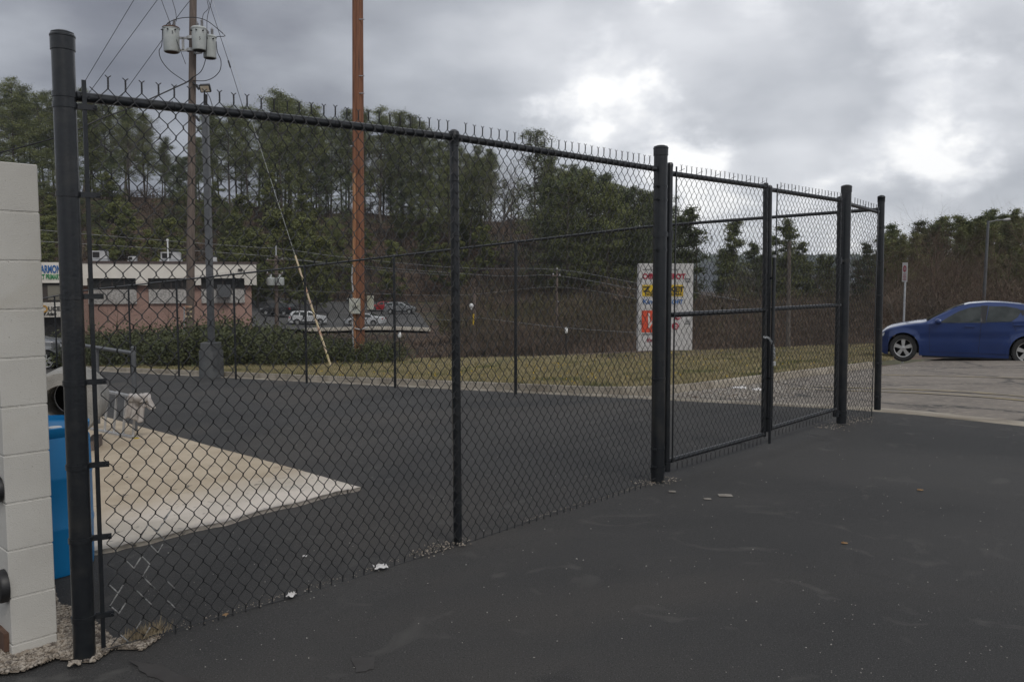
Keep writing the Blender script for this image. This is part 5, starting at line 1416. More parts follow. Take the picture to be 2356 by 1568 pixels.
wsuv = suv('white sport utility car on the lower lot beside the yellow guy guard', 'whitepaint', gl); farcar(wsuv, 752, 99, math.pi + .28)
sed_top = [(0, .55), (.04, .68), (.4, .80), (1.0, .92), (1.15, .95), (1.8, 1.32), (2.2, 1.42), (3.0, 1.42), (3.9, 1.10), (4.5, 1.05), (4.7, .7)]
sed_belt = [(0, .5), (.4, .74), (1.2, .88), (3.6, .95), (4.5, .95), (4.7, .65)]
sed_w = [[(1.55, .92), (1.95, 1.27), (2.35, 1.33), (2.35, .94)], [(2.45, .94), (2.45, 1.34), (2.95, 1.33), (3.45, 1.02), (3.4, .97)]]
def sedan(label, paint):
    g, sd, zt1, zb1, sp1, sc1 = make_car(label, 4.7, 1.8, sed_top, sed_belt, (.92, 3.65), .32, paint, sed_w, .18, gl, glass_top=1.42)
    sc1(1.2, 1.8, 'windscreen'); sc1(3.1, 3.8, 'rear_window')
    for s_ in (-1, 1): MB().box((4.69, s_ * .62, .82), (.05, .35, .14), bev=.01).build('tail_light', M['taillamp'], g); MB().box((.0, s_ * .6, .66), (.05, .35, .10), bev=.01).build('headlight', M['headlamp'], g)
    return g
w2 = sedan('white saloon on the lower lot partly hidden by the tall brown pole', 'whitepaint'); farcar(w2, 797, 100, -.18)
sv = suv('silver car on the lower lot right of the brown pole, next to the red one', 'silverpaint', gl); farcar(sv, 957, 118, math.pi)
rd = sedan('dark red car on the lower lot between the brown pole and the silver car', 'redpaint'); farcar(rd, 846, 126, .1)
bk = suv('black car at the left end of the lower lot', 'blackpaint', gl); farcar(bk, 606, 112, -.25)
bk2 = suv('small dark car at the back of the lower lot, left of the meter boxes', 'blackpaint', gl); farcar(bk2, 808, 146, 1.4)
# ================================================================== vegetation
def quads(C, size, r, flat=0.0, asp=.55):
    n = len(C); C = np.asarray(C)
    a = r.normal(size=(n, 3)); a[:, 2] *= (1 - flat); a /= np.linalg.norm(a, axis=1)[:, None]
    b = r.normal(size=(n, 3)); b -= (b * a).sum(1)[:, None] * a; b /= np.linalg.norm(b, axis=1)[:, None]
    s = (size * r.uniform(.6, 1.35, n))[:, None]
    V = np.stack([C - a * s - b * s * asp * .3, C + b * s * asp * .9, C + a * s + b * s * asp * .2, C - b * s * asp * .8], 1).reshape(-1, 3)
    F = np.arange(n * 4).reshape(-1, 4); return V, F
def tubes_np(segs, sides=4):
    """segs: list of (p0,p1,r0,r1)"""
    P0 = np.array([s[0] for s in segs]); P1 = np.array([s[1] for s in segs]); R0 = np.array([s[2] for s in segs]); R1 = np.array([s[3] for s in segs])
    d = P1 - P0; d /= np.linalg.norm(d, axis=1)[:, None] + 1e-9
    ref = np.where(np.abs(d[:, 2:3]) < .9, np.array([[0, 0, 1.0]]), np.array([[1.0, 0, 0]]))
    a = np.cross(d, ref); a /= np.linalg.norm(a, axis=1)[:, None]; b = np.cross(d, a); V = []
    for (P, R) in ((P0, R0), (P1, R1)):
        for k in range(sides):
            g = 2 * math.pi * k / sides; V.append(P + (a * math.cos(g) + b * math.sin(g)) * R[:, None])
    V = np.stack(V, 1); n = len(segs); V = V.reshape(-1, 3)
    base = (np.arange(n) * 2 * sides)[:, None]
    F = np.concatenate([base + np.array([k, (k + 1) % sides, sides + (k + 1) % sides, sides + k]) for k in range(sides)], 0)
    return V, F
def pine_proto(seed, Ht, crown0=.45, spread=.17, leaf='needle', nl=30, per=26, size=.34, dens=1.0, name='pine_tree'):
    r = np.random.default_rng(seed)
    g = thing(name, 'x', 'tree'); tr = []; seg = []
    lean = r.normal(0, .018, 2) * Ht; bend = r.normal(0, .012, 2) * Ht
    def tp(f): return np.array([lean[0] * f + bend[0] * math.sin(f * 3), lean[1] * f + bend[1] * math.sin(f * 3), f * Ht])
    rt = Ht * .0115
    fs = np.linspace(0, .97, 10)
    for i in range(9): seg.append((tp(fs[i]), tp(fs[i + 1]), rt * (1 - fs[i] * .82), rt * (1 - fs[i + 1] * .82)))
    C = []
    for i in range(nl):
        f = crown0 + (1 - crown0) * ((i + r.uniform(0, 1)) / nl) ** .9
        az = r.uniform(0, 2 * math.pi)
        k = (f - crown0) / (1 - crown0)
        L = Ht * spread * (math.sin(min(1, .30 + k * .62) * math.pi) ** .8 * .9 + .12) * r.uniform(.40, 1.3)
        if k > .9: L *= .8
        p0 = tp(f); d = np.array([math.cos(az), math.sin(az), r.uniform(.05, .55)]); p1 = p0 + d * L * .55; p2 = p1 + np.array([d[0], d[1], d[2] + r.uniform(-.2, .5)]) * L * .45
        seg.append((p0, p1, rt * .30, rt * .18)); seg.append((p1, p2, rt * .18, rt * .07))
        nc = r.integers(3, 6)
        for q in range(nc):
            t = r.uniform(.35, 1.05); c = p0 + (p1 - p0) * t / .55 if t < .55 else p1 + (p2 - p1) * (t - .55) / .45
            c = c + r.normal(0, .10, 3) * L; m = int(per * dens * r.uniform(.5, 1.3)); rad = Ht * .023 * r.uniform(.6, 1.5)
            C.append(c + r.normal(0, 1, (m, 3)) * np.array([rad, rad, rad * .5]))
            if r.uniform() < .5: seg.append((c - np.array([0, 0, rad * .4]), c + r.normal(0, .3, 3) * rad, rt * .07, rt * .04))
    for q in range(4): seg_f = .3 + .1 * q; a = r.uniform(0, 6.28); seg.append((tp(seg_f), tp(seg_f) + np.array([math.cos(a), math.sin(a), .2]) * Ht * .05, rt * .12, rt * .04))
    V, F = tubes_np(seg, 5); npmesh('trunk', V, F, M['bark'], g)
    V, F = quads(np.concatenate(C), size, r, .2); npmesh('crown', V, F, M[leaf], g)
    return g
def bare_proto(seed, Ht, bark='barebark', name='bare_tree', twigs=5, wide=.5, r0=.016):
    r = np.random.default_rng(seed); seg = []; tw = []
    def grow(p, d, L, rad, depth):
        n = 3
        for k in range(n):
            d = d + r.normal(0, .13, 3); d[2] += .03; d /= np.linalg.norm(d); q = p + d * L / n; (seg if depth < 3 else tw).append((p, q, rad, rad * .82)); p = q; rad *= .82
            if depth < 5 and (k > 0 or depth > 0) and r.uniform() < .75:
                a = r.normal(0, 1, 3); a -= a.dot(d) * d; a /= np.linalg.norm(a); nd = d * (1 - wide * .6) + a * wide * 1.1; nd /= np.linalg.norm(nd); grow(p, nd, L * r.uniform(.5, .78), rad * .62, depth + 1)
        if depth < 5:
            for _ in range(2): nd = d + r.normal(0, wide * .55, 3); nd /= np.linalg.norm(nd); grow(p, nd, L * r.uniform(.55, .8), rad * .72, depth + 1)
    grow(np.zeros(3), np.array([0, 0, 1.0]), Ht * .34, Ht * r0, 0)
    g = thing(name, 'x', 'tree'); V, F = tubes_np(seg, 5); npmesh('trunk', V, F, M[bark], g); V, F = tubes_np(tw, 3); npmesh('crown', V, F, M[bark], g); return g
PROTO = {}
def use(kind, x, y, h, label, cat='tree', grp=None, z=None, name=None):
    """first use moves the prototype, later uses copy it and its parts"""
    pr = PROTO[kind]; g0, h0 = pr['g'], pr['h']
    if not pr['used']: g = g0; pr['used'] = True
    else: g = copy_tree(g0)
    s = h / h0; g.location = (x, y, H(x, y) - .1 if z is None else z); g.scale = (s * pr.get('sx', 1), s * pr.get('sx', 1), s); g.rotation_euler = (0, 0, random.uniform(0, 6.28))
    tag(g, label, cat, grp); return g
for i in range(7): PROTO['pine%d' % i] = dict(g=pine_proto(10 + i, 26, .24 + .05 * (i % 4), .135 + .014 * (i % 3), 'needle', 46, 84, .125), h=26, used=False)
for i in range(4): PROTO['dense%d' % i] = dict(g=pine_proto(40 + i, 20, .14, .24, 'needle_d' if i % 2 else 'needle', 50, 90, .125), h=20, used=False)
for i in range(3): PROTO['young%d' % i] = dict(g=pine_proto(60 + i, 10, .08, .24, 'needle_y', 34, 80, .13), h=10, used=False)
for i in range(4): PROTO['small%d' % i] = dict(g=pine_proto(80 + i, 12, .22, .125, 'needle_d' if i % 2 else 'needle', 40, 84, .10), h=12, used=False)
for i in range(4): PROTO['bare%d' % i] = dict(g=bare_proto(100 + i, 20), h=20, used=False)
for i in range(3): PROTO['brown%d' % i] = dict(g=bare_proto(120 + i, 8, 'brownbark', wide=.6, r0=.012), h=8, used=False)
PROTO['spread'] = dict(g=bare_proto(133, 24, 'bark', wide=.62, r0=.016), h=24, used=False)
ORDN = ['first', 'second', 'third', 'fourth', 'fifth', 'sixth', 'seventh', 'eighth', 'ninth', 'tenth', 'eleventh', 'twelfth', 'thirteenth', 'fourteenth', 'fifteenth', 'sixteenth', 'seventeenth', 'eighteenth', 'nineteenth', 'twentieth']
LM = [(-400, 'above the block wall'), (90, 'between wall and corner post'), (165, 'between corner post and transformer pole'), (436, 'between transformer pole and brown pole'), (826, 'between brown pole and middle post'), (1046, 'between middle post and gate post'), (1516, 'behind left gate leaf'), (1762, 'behind right gate leaf'), (1940, 'in the short panel'), (2030, 'behind the blue car')]
cnt = {}
def where(u, row):
    k = max(i for i, (a, _) in enumerate(LM) if u >= a or i == 0); cnt[(k, row)] = cnt.get((k, row), 0) + 1; n = cnt[(k, row)]
    return ORDN[min(n - 1, 19)], LM[k][1]
TU = [-250, -50, 0, 50, 110, 200, 290, 330, 380, 410, 450, 470, 520, 565, 610, 660, 700, 760, 830, 930, 1000, 1060, 1180, 1240, 1280, 1350]
TV = [200, 190, 190, 178, 205, 205, 215, 235, 310, 340, 330, 262, 240, 235, 232, 212, 235, 262, 238, 262, 290, 335, 330, 305, 345, 400]
jobs = []
for row, (Ya, Yb, step, k0, k1, nm) in enumerate([(190, 200, 37, .0, .07, 'front row'), (203, 214, 41, .03, .16, 'second row'), (218, 236, 46, .06, .22, 'back row')]):
    u = -230 + row * 11
    while u < 1330: jobs.append((u + random.uniform(-6, 6), random.uniform(Ya, Yb), row, random.uniform(k0, k1), nm)); u += step * random.uniform(.75, 1.25)
for (u, Y, row, k, nm) in sorted(jobs, key=lambda j: (j[2], j[0])):
    if 392 < u < 462 and row != 2: k += .18
    if 1150 < u < 1250: k += .42
    if 1150 < u < 1250 and row == 1: continue
    x = (u - CX) / FL * Y; z = H(x, Y); vt = float(np.interp(u, TU, TV)); zt2 = atY(u, vt, Y).z; h = max(9, (zt2 - z) * (1 - k))
    o, w = where(u, 'r%d' % row)
    use('pine%d' % random.randrange(7), x, Y, h, '%s tall ridge pine from the left, %s, %s' % (o, nm, w), grp='tall pines on the ridge')
# notable trees
def at_u(u, Y): return (u - CX) / FL * Y
for (u, Y, v, kind, lab) in [(1193, 150, 318, 'spread', 'big bare spreading hardwood against the sky right of the middle post'), (1236, 150, 306, 'pine2', 'tall round topped pine leaning beside the bare hardwood, highest right of the middle post'),
                             (655, 184, 211, 'pine4', 'tallest rounded pine crown just left of the brown pole'), (1010, 186, 300, 'bare1', 'bare grey tree between pines just left of the middle fence post'), (310, 188, 228, 'bare2', 'bare pale tree on the skyline between the corner post and the transformer pole'),
                             (1150, 165, 300, 'bare3', 'thin bare tree behind the big spreading hardwood'), (1110, 168, 312, 'bare0', 'thin bare tree poking above the rail right of the middle post'), (880, 188, 300, 'bare2', 'bare tree between pines right of the brown pole')]:
    x = at_u(u, Y); z = H(x, Y); use(kind, x, Y, atY(u, v, Y).z - z, lab, grp=None if kind.startswith('spread') else 'named ridge trees')
# darker, lower pines left of the gate post
jobs = []
for row, (Ya, Yb, st_, k0, k1) in enumerate([(112, 122, 40, 0, .12), (126, 140, 36, 0, .10), (148, 165, 34, .0, .15)]):
    u = 1260 + row * 12
    while u < 1560: jobs.append((u + random.uniform(-8, 8), random.uniform(Ya, Yb), row, random.uniform(k0, k1))); u += st_ * random.uniform(.8, 1.2)
for (u, Y, row, k) in sorted(jobs, key=lambda j: (j[2], j[0])):
    x = at_u(u, Y); z = H(x, Y); vt = float(np.interp(u, [1240, 1300, 1350, 1400, 1440, 1480, 1520, 1545, 1580], [400, 380, 385, 390, 420, 445, 420, 470, 520])) + row * 6
    h = (atY(u, vt, Y).z - z) * (1 - k); o, w = where(u, 'd%d' % row)
    use('dense%d' % random.randrange(4), x, Y, h, '%s bushy dark pine from the left, %s, %s' % (o, ('front row', 'middle row', 'rear row')[row], w), grp='bushy dark pines left of the thick gate post')
# pines between the two: fills behind the middle post
jobs = []
for row, (Ya, Yb) in enumerate([(150, 165), (170, 182)]):
    u = 1040
    while u < 1300: jobs.append((u, random.uniform(Ya, Yb), row)); u += random.uniform(28, 44)
for (u, Y, row) in jobs:
    if 1140 < u < 1262: continue
    x = at_u(u, Y); z = H(x, Y); vt = float(np.interp(u, [1040, 1100, 1200, 1300], [340, 345, 400, 400])) + random.uniform(0, 60); o, w = where(u, 'm%d' % row)
    use('pine%d' % random.randrange(7), x, Y, atY(u, vt, Y).z - z, '%s slender crest pine from the left, %s, %s' % (o, ('front row', 'rear row')[row], w), grp='slender pines right of the middle fence post')
# yellow green young pines on the slope
jobs = [(random.uniform(-120, 900), random.uniform(146, 186)) for _ in range(40)] + [(random.uniform(560, 760), random.uniform(120, 160)) for _ in range(9)] + [(660, 118), (690, 126), (590, 130)] + [(random.uniform(960, 1130), random.uniform(150, 178)) for _ in range(10)]
for (u, Y) in sorted(jobs):
    x = at_u(u, Y); o, w = where(u, 'y'); h = random.uniform(6, 12) * (1.25 if 560 < u < 760 else 1)
    use('young%d' % random.randrange(3), x, Y, h, '%s low yellow green slope pine, %s' % (o, w), grp='young pines on the slope')
for (u, Y) in sorted([(random.uniform(-150, 1130), random.uniform(160, 186)) for _ in range(20)] + [(random.uniform(-150, 1080), random.uniform(188, 225)) for _ in range(22)]):
    x = at_u(u, Y); o, w = where(u, 'dn'); use('dense%d' % random.randrange(4), x, Y, random.uniform(10, 16), '%s bushy understorey pine, %s' % (o, w), grp='understorey pines below the ridge')
# right: lower ground pines
for (u, Y, v, kind, lab) in [(1690, 92, 512, 'small0', 'dark pine rising above the far rail in the left gate leaf'), (1812, 96, 508, 'small2', 'pine with an open top above the far rail in the right gate leaf'), (1772, 99, 545, 'small1', 'lower pine just right of the gate stiles'), (1730, 97, 560, 'small3', 'low rounded pine left of the gate stiles'), (1845, 100, 560, 'small0', 'low pine right of the open topped pine'),
                             (1660, 104, 575, 'small1', 'small dark pine low behind the shop sign'), (1900, 104, 590, 'small2', 'small pine left of the second thick gate post'), (1575, 70, 480, 'small3', 'narrow dark pine showing just right of the thick gate post'), (1968, 105, 600, 'small1', 'small pine in the short fence panel'), (1993, 98, 560, 'small3', 'pine in the short fence panel near the last post'),
                             (1590, 74, 575, 'brown0', 'bare brown sapling above the shop sign'), (1640, 84, 560, 'bare1', 'bare tree right of the shop sign against the blue hills'), (1745, 90, 545, 'bare3', 'bare tree just left of the gate stiles')]:
    x = at_u(u, Y); z = H(x, Y); use(kind, x, Y, atY(u, v, Y).z - z, lab)
jobs = sorted([(random.uniform(1560, 2035), random.uniform(102, 135)) for _ in range(20)])
for (u, Y) in jobs:
    x = at_u(u, Y); z = H(x, Y); o, w = where(u, 'v'); use(random.choice(['small0', 'small2', 'dense1', 'bare2', 'dense3']), x, Y, (atY(u, random.uniform(572, 612), Y).z - z), '%s low tree of the valley wood, %s' % (o, w), grp='low trees of the valley wood')
# woods behind the blue car
TR = [(2040, 505), (2075, 520), (2110, 500), (2150, 488), (2185, 478), (2215, 500), (2240, 500), (2260, 472), (2290, 478), (2320, 480), (2350, 478), (2390, 470), (2440, 480)]
for row in range(3):
    for i, (u, v) in enumerate(TR):
        uu = u + row * 11 - 8 + random.uniform(-6, 6); Y = 84 + row * 9 + random.uniform(-3, 3); x = at_u(uu, Y); z = H(x, Y)
        use('small%d' % random.randrange(4), x, Y, (atY(uu, v + random.uniform(-4, 14) + row * 4 + (0 if row else 26), Y).z - z) * random.uniform(.93, 1.02), '%s %s from the left behind the blue car, %s row' % (ORDN[i], 'pine' if row else 'bushy pine', ('front', 'middle', 'back')[row]), grp='pines behind the blue car')
jobs = sorted([(random.uniform(2035, 2420), random.uniform(56, 78)) for _ in range(44)])
for i, (u, Y) in enumerate(jobs):
    x = at_u(u, Y); use('brown%d' % random.randrange(3), x, Y, random.uniform(5.5, 10.5), 'bare brown tree at the edge of the wood behind the blue car', grp='bare trees behind the blue car')
for i, (u, Y, h) in enumerate([(2062, 50, 4.2), (2104, 52, 4.0), (2050, 56, 5.0), (2140, 54, 3.6)]):
    x = at_u(u, Y); use('bare%d' % i, x, Y, h, ['pale bare small tree right of the last fence post', 'pale bare small tree right of the parking sign', 'taller pale bare tree close behind the last fence post', 'low pale bare tree between the sign and the street light'][i])
jobs = sorted([(random.uniform(1040, 1560), random.uniform(58, 112)) for _ in range(26)] + [(random.uniform(1560, 2030), random.uniform(50, 90)) for _ in range(26)])
for (u, Y) in jobs:
    x = at_u(u, Y); use('brown%d' % random.randrange(3), x, Y, random.uniform(3.6, 6.5), 'leafless brown sapling standing in the thicket beyond the lawn', grp='leafless saplings in the thicket')
for (u, Y, h, lab) in ((262, 60, 3.6, 'bare crape myrtle in front of the pink brick wall, left one'), (382, 60, 3.2, 'bare small tree in front of the second window group'), (505, 61, 3.4, 'bare shrub before the right part of the brick wall')):
    x = at_u(u, Y); use('brown1', x, Y, h * 1.5, lab, z=H(x, Y) + .2)
# ---- leafy hedge shrubs beyond the lawn
def shrub_proto(seed, m='hedge', n=3600, size=.045):
    r = np.random.default_rng(seed); C = []
    for _ in range(26):
        c = np.array([r.uniform(-1.1, 1.1), r.uniform(-.8, .8), r.uniform(.2, 1.25)]); c[2] *= 1 - .25 * abs(c[0])
        C.append(c + r.normal(0, 1, (n // 26, 3)) * np.array([.26, .26, .2]) * r.uniform(.7, 1.3))
    g = thing('shrub', 'x', 'shrub'); V, F = quads(np.concatenate(C), size, r, 0, .8); npmesh('foliage', V, F, M[m], g)
    sg_ = []
    for _ in range(16): a = r.uniform(0, 6.28); sg_.append((np.array([0, 0, 0.]), np.array([math.cos(a) * .7, math.sin(a) * .5, r.uniform(.7, 1.2)]), .03, .008))
    V, F = tubes_np(sg_, 4); npmesh('stem', V, F, M['bark'], g); return g
for i in range(3): PROTO['shrub%d' % i] = dict(g=shrub_proto(200 + i), h=1.5, used=False)
n = 0
for row in range(2):
    u = 168 + row * 20; 
    while u < 860 + row * 40:
        vt = float(np.interp(u, [160, 230, 300, 400, 450, 520, 600, 700, 800, 880], [765, 752, 748, 752, 728, 728, 742, 762, 772, 800])) + row * 8
        Y = yc(u) + 3.0 - row * 1.6 + random.uniform(-.3, .3); x = at_u(u, Y); z = H(x, Y) - .15; h = max(.9, atY(u, vt, Y).z - z); n += 1
        o, w = where(u, 'h%d' % row); use('shrub%d' % random.randrange(3), x, Y, h * random.uniform(.94, 1.06), '%s evergreen hedge shrub, %s, %s' % (o, ('rear row', 'front row')[row], w), 'shrub', 'hedge shrubs beyond the lawn', z=z); u += random.uniform(30, 40)
# ---- brush masses nobody could count
def brush(n, region, length, width, m, name, label, seed, up=.6):
    r = np.random.default_rng(seed); P = []
    while len(P) < n:
        p = region(r)
        if p is not None: P.append(p)
    P = np.array(P); k = len(P); d = r.normal(0, 1, (k, 3)); d[:, 2] = np.abs(d[:, 2]) + up; d /= np.linalg.norm(d, axis=1)[:, None]
    L = length * r.uniform(.5, 1.4, k)[:, None]; s = r.normal(0, 1, (k, 3)); s /= np.linalg.norm(s, axis=1)[:, None]; w = width * r.uniform(.6, 1.5, k)[:, None]
    V = np.stack([P - s * w, P + s * w, P + d * L], 1).reshape(-1, 3); return stuff(npmesh(name, V, np.arange(k * 3).reshape(-1, 3), M[m]), label, 'brush')
def hill(u0, u1, Y0, Y1, hmax):
    def f(r):
        u = r.uniform(u0, u1); Y = r.uniform(Y0, Y1); x = at_u(u, Y); return (x, Y, H(x, Y) + r.uniform(0, 1) ** 1.6 * hmax * (.55 + .45 * math.sin(x * .35) * math.sin(Y * .21 + x * .1)))
    return f
brush(60000, hill(-300, 1600, 150, 205, 3.0), 1.2, .08, 'brush', 'hillside_brush', 'reddish brown leafless brush covering the hillside under the pines', 31)
brush(45000, hill(1010, 1600, 100, 152, 4.2), .9, .045, 'brush', 'hollow_brush', 'brown leafless brush filling the hollow beyond the lower lot', 32)
brush(9000, hill(1010, 1500, 88, 140, 3.4), .9, .10, 'brush_g', 'olive_brush', 'olive green brush mixed into the hollow', 33)
brush(60000, hill(1030, 2030, 46, 78, 3.8), .55, .014, 'brush', 'thicket', 'brown twiggy thicket just past the lawn behind the gate', 34)
brush(20000, hill(1100, 2030, 60, 96, 4.6), .6, .025, 'brush_g', 'olive_thicket', 'dull olive undergrowth behind the brown thicket', 35)
brush(70000, hill(2010, 2480, 50, 80, 5.0), .6, .012, 'brush', 'wood_edge_brush', 'brown tangled undergrowth at the foot of the wood behind the blue car', 36)
brush(26000, hill(2040, 2480, 66, 88, 6.0), .6, .03, 'brush_g', 'wood_edge_greens', 'dark olive growth low in the wood behind the blue car', 37)
brush(16000, hill(700, 1400, 36, 88, .5), .45, .045, 'brush', 'bank_brush', 'dry brown scrub over the bank beyond the lawn', 38)
brush(26000, hill(1560, 2040, 80, 150, 4.5), .9, .04, 'brush', 'valley_brush', 'hazy brown leafless growth in the valley behind the gate', 39)
def farwood(r):
    x = r.uniform(-100, 1600); y = r.uniform(1480, 1660); h = 38 + 14 * math.sin(x * .0031 + 1) + 6 * math.sin(x * .011); k = np.interp(y, [1480, 1500, 1600, 1660], [.5, .6, .97, .99]); return (x, y, h * k + r.uniform(-4, 3))
brush(9000, farwood, 7, 2.6, 'needle_d', 'far_forest', 'distant dark forest clothing the blue ridge', 40)
HAZE = 0.00016
SKYBASE = .525
SUNE = 1.15
EXPO = 0.16
OFF5 = (2.0, 3.0, 1.0)
SHADES = [(60, 60, 26, -.20, .1), (700, 140, 22, -.08, .1), (1480, 35, 12, .10, .1), (1650, 500, 15, .08, .1), (2000, 560, 14, .08, .1), (60, 230, 6, .08, .1), (2340, 200, 10, .08, .1)]
BLOBS = [(1110, 180, 4.6, .42), (1210, 235, 4.2, .42), (1320, 285, 3.8, .42), (1030, 290, 5, .16), (1800, 205, 3.6, .40), (1900, 212, 3.6, .46), (2060, 345, 3.4, .20), (2190, 385, 3.4, .14), (2290, 330, 3.5, .08),
  (1500, 20, 8, .22), (1620, 430, 6, .28), (1750, 480, 6, .16), (2330, 440, 5, .10), (1850, 90, 9, -.30), (1560, 230, 6, -.30), (1800, 330, 5, -.2), (500, 160, 30, -.45)]
# ================================================================== air, light, camera
def haze_box(density):
    m = bpy.data.materials.new('haze_air'); m.use_nodes = True; nt = m.node_tree; nt.nodes.clear()
    o = nt.nodes.new('ShaderNodeOutputMaterial'); v = nt.nodes.new('ShaderNodeVolumePrincipled'); v.inputs['Color'].default_value = (.80, .88, 1, 1); v.inputs['Density'].default_value = density; v.inputs['Anisotropy'].default_value = .2
    nt.links.new(v.outputs[0], o.inputs['Volume'])
    ob = MB().box((0, 800, 20), (4400, 2400, 150)).build('haze', m); stuff(ob, 'thin bluish winter haze over the valley', 'haze'); return ob
if HAZE > 0: haze_box(HAZE)
w = bpy.data.worlds.new('World'); SC.world = w; w.use_nodes = True; nt = w.node_tree; N = nt.nodes; L = nt.links; N.clear()
out = N.new('ShaderNodeOutputWorld'); bg = N.new('ShaderNodeBackground'); L.new(bg.outputs[0], out.inputs[0]); bg.inputs['Strength'].default_value = .1
sky = N.new('ShaderNodeTexSky'); sky.sky_type = 'NISHITA'; sky.sun_disc = False; SEL, SAZ = 46, 150
sky.sun_elevation = math.radians(SEL); sky.sun_rotation = math.radians(SAZ); sky.dust_density = 2
tc = N.new('ShaderNodeTexCoord'); dirv = tc.outputs['Generated']
def mth(op, a, b=None, c=None):
    n = N.new('ShaderNodeMath'); n.operation = op
    for i, x in enumerate((a, b, c)):
        if x is None: continue
        if isinstance(x, (int, float)): n.inputs[i].default_value = x
        else: L.new(x, n.inputs[i])
    return n.outputs[0]
sx = N.new('ShaderNodeSeparateXYZ'); L.new(dirv, sx.inputs[0])
zz = mth('ADD', mth('MAXIMUM', sx.outputs['Z'], 0.0), .16)
cb = N.new('ShaderNodeCombineXYZ'); L.new(mth('DIVIDE', sx.outputs['X'], zz), cb.inputs[0]); L.new(mth('DIVIDE', sx.outputs['Y'], zz), cb.inputs[1])
def wn(scale, det, dist=0, vec=None, off=(0, 0, 0), stretch=(1, 1, 1)):
    mp = N.new('ShaderNodeMapping'); mp.inputs['Location'].default_value = off; mp.inputs['Scale'].default_value = stretch; L.new(vec or cb.outputs[0], mp.inputs['Vector'])
    n = N.new('ShaderNodeTexNoise'); n.inputs['Scale'].default_value = scale; n.inputs['Detail'].default_value = det; n.inputs['Distortion'].default_value = dist; n.inputs['Roughness'].default_value = .52; L.new(mp.outputs[0], n.inputs['Vector']); return n
n1 = wn(1.15, 7, .25, off=(3.1, 1.7, 0)); n2 = wn(4.2, 8, .35, vec=dirv, off=(1, 5, 2), stretch=(1, 1, 2.4)); n3 = wn(7, 8, .2, vec=dirv)
warp = wn(5.5, 6, 0, vec=dirv, off=(4, 4, 4))
wv = N.new('ShaderNodeVectorMath'); wv.operation = 'MULTIPLY_ADD'; L.new(warp.outputs['Color'], wv.inputs[0]); wv.inputs[1].default_value = (.11, .11, .09); wv.inputs[2].default_value = (-.055, -.055, -.045)
wa = N.new('ShaderNodeVectorMath'); wa.operation = 'ADD'; L.new(dirv, wa.inputs[0]); L.new(wv.outputs[0], wa.inputs[1])
wnz = N.new('ShaderNodeVectorMath'); wnz.operation = 'NORMALIZE'; L.new(wa.outputs[0], wnz.inputs[0])
def blob(u, v, deg, amp, edge=.35, sxy=None):
    d = ray(u, v).normalized(); dt = N.new('ShaderNodeVectorMath'); dt.operation = 'DOT_PRODUCT'; L.new(wnz.outputs[0], dt.inputs[0]); dt.inputs[1].default_value = d
    mr = N.new('ShaderNodeMapRange'); mr.interpolation_type = 'SMOOTHERSTEP'; mr.inputs['From Min'].default_value = math.cos(math.radians(deg)); mr.inputs['From Max'].default_value = math.cos(math.radians(deg * edge)); mr.inputs['To Min'].default_value = 0; mr.inputs['To Max'].default_value = amp
    L.new(dt.outputs['Value'], mr.inputs['Value']); return mr.outputs['Result']
lum = mth('ADD', SKYBASE, mth('MULTIPLY', mth('SUBTRACT', n1.outputs['Fac'], .5), .22))
n5 = wn(2.6, 6, .2, vec=dirv, off=OFF5, stretch=(1, 1, 2.2)); n5.inputs['Roughness'].default_value = .45
lum = mth('ADD', lum, mth('MULTIPLY', mth('SUBTRACT', n5.outputs['Fac'], .5), .80))
n2.inputs['Roughness'].default_value = .5; n2.inputs['Distortion'].default_value = .1
lum = mth('ADD', lum, mth('MULTIPLY', mth('SUBTRACT', n2.outputs['Fac'], .5), .50))
for b in SHADES: lum = mth('ADD', lum, blob(*b))
# breaks in the overcast: the edges follow fractal noise, a soft pale halo round each
n4 = wn(6.5, 9, .12, vec=dirv, off=(7, 2, 5), stretch=(1, 1, 1.6)); n4.inputs['Roughness'].default_value = .55
nz = mth('MULTIPLY', mth('SUBTRACT', n4.outputs['Fac'], .5), 2.4)
core, halo = 0.0, 0.0
for (u, v, deg, amp) in BLOBS:
    if amp > 0: core = mth('MAXIMUM', core, blob(u, v, deg * 1.25, amp, .0)); halo = mth('MAXIMUM', halo, blob(u, v, deg * 2.6, amp * .9, .0))
for (u, v, deg, amp) in BLOBS:
    if amp < 0: core = mth('ADD', core, blob(u, v, deg, amp, .05)); halo = mth('ADD', halo, blob(u, v, deg, amp, .05))
core = mth('ADD', core, nz); halo = mth('ADD', halo, mth('MULTIPLY', nz, .8))
for (x, f0, f1, k) in ((core, .16, .66, .30), (halo, .02, .55, .24)):
    mr = N.new('ShaderNodeMapRange'); mr.interpolation_type = 'SMOOTHSTEP'; mr.inputs['From Min'].default_value = f0; mr.inputs['From Max'].default_value = f1; mr.inputs['To Max'].default_value = k; L.new(x, mr.inputs['Value'])
    lum = mth('ADD', lum, mr.outputs['Result'])
lum = mth('ADD', lum, mth('MULTIPLY', mth('SUBTRACT', n3.outputs['Fac'], .5), .12))
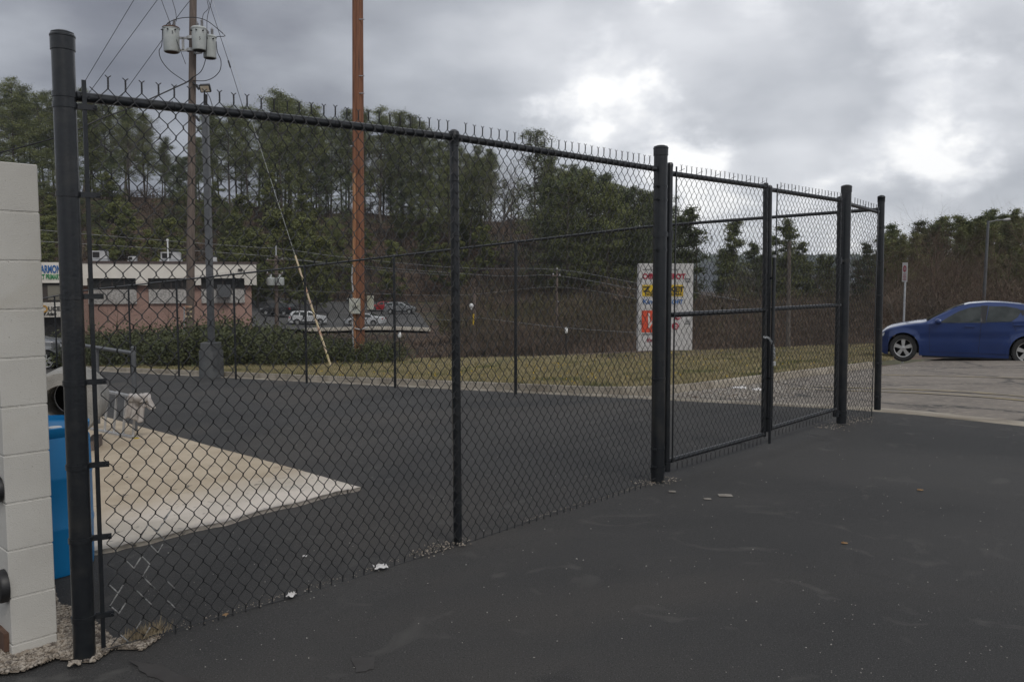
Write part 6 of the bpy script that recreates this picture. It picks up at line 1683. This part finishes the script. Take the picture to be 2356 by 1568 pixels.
lum = mth('MINIMUM', mth('MAXIMUM', lum, .15), 1.02)
cr = N.new('ShaderNodeValToRGB'); L.new(lum, cr.inputs['Fac']); e = cr.color_ramp.elements
e[0].position = 0; e[0].color = (.10, .105, .13, 1); e[1].position = 1; e[1].color = (1.0, 1.0, 1.0, 1)
for p, c in ((.25, (.215, .225, .258)), (.5, (.44, .46, .50)), (.75, (.72, .735, .77))): q = e.new(p); q.color = (*c, 1)
# a little clear-sky light bleeds through the overcast
mx = N.new('ShaderNodeMix'); mx.data_type = 'RGBA'; mx.blend_type = 'MIX'; mx.inputs[0].default_value = .05
sc_ = N.new('ShaderNodeVectorMath'); sc_.operation = 'SCALE'; sc_.inputs['Scale'].default_value = 10.0; L.new(cr.outputs['Color'], sc_.inputs[0])
L.new(sc_.outputs[0], mx.inputs[6]); L.new(sky.outputs['Color'], mx.inputs[7]); L.new(mx.outputs[2], bg.inputs['Color'])
sun = bpy.data.lights.new('sun', 'SUN'); sun.energy = SUNE; sun.angle = math.radians(14); sun.color = (1, .96, .9)
so = bpy.data.objects.new('sun', sun); COL.objects.link(so)
d = Vector((math.sin(math.radians(SAZ)) * math.cos(math.radians(SEL)), math.cos(math.radians(SAZ)) * math.cos(math.radians(SEL)), math.sin(math.radians(SEL))))
so.rotation_euler = (-d).to_track_quat('-Z', 'Y').to_euler(); so.location = (10, 10, 30)
cam = bpy.data.cameras.new('camera'); co = bpy.data.objects.new('camera', cam); COL.objects.link(co); SC.camera = co
cam.sensor_width = 36; cam.lens = 36 * FL / 2355; cam.clip_end = 6000; cam.clip_start = .05
co.location = CAM; co.rotation_euler = (math.pi / 2 - PITCH, 0, 0)
SC.view_settings.view_transform = 'Standard'; SC.view_settings.look = 'None'; SC.view_settings.exposure = EXPO; SC.view_settings.gamma = 1
SC.render.engine = 'CYCLES'; SC.cycles.max_bounces = 6; SC.cycles.volume_bounces = 0; SC.cycles.filter_width = 1.5
SC.render.resolution_x = 1024; SC.render.resolution_y = 681
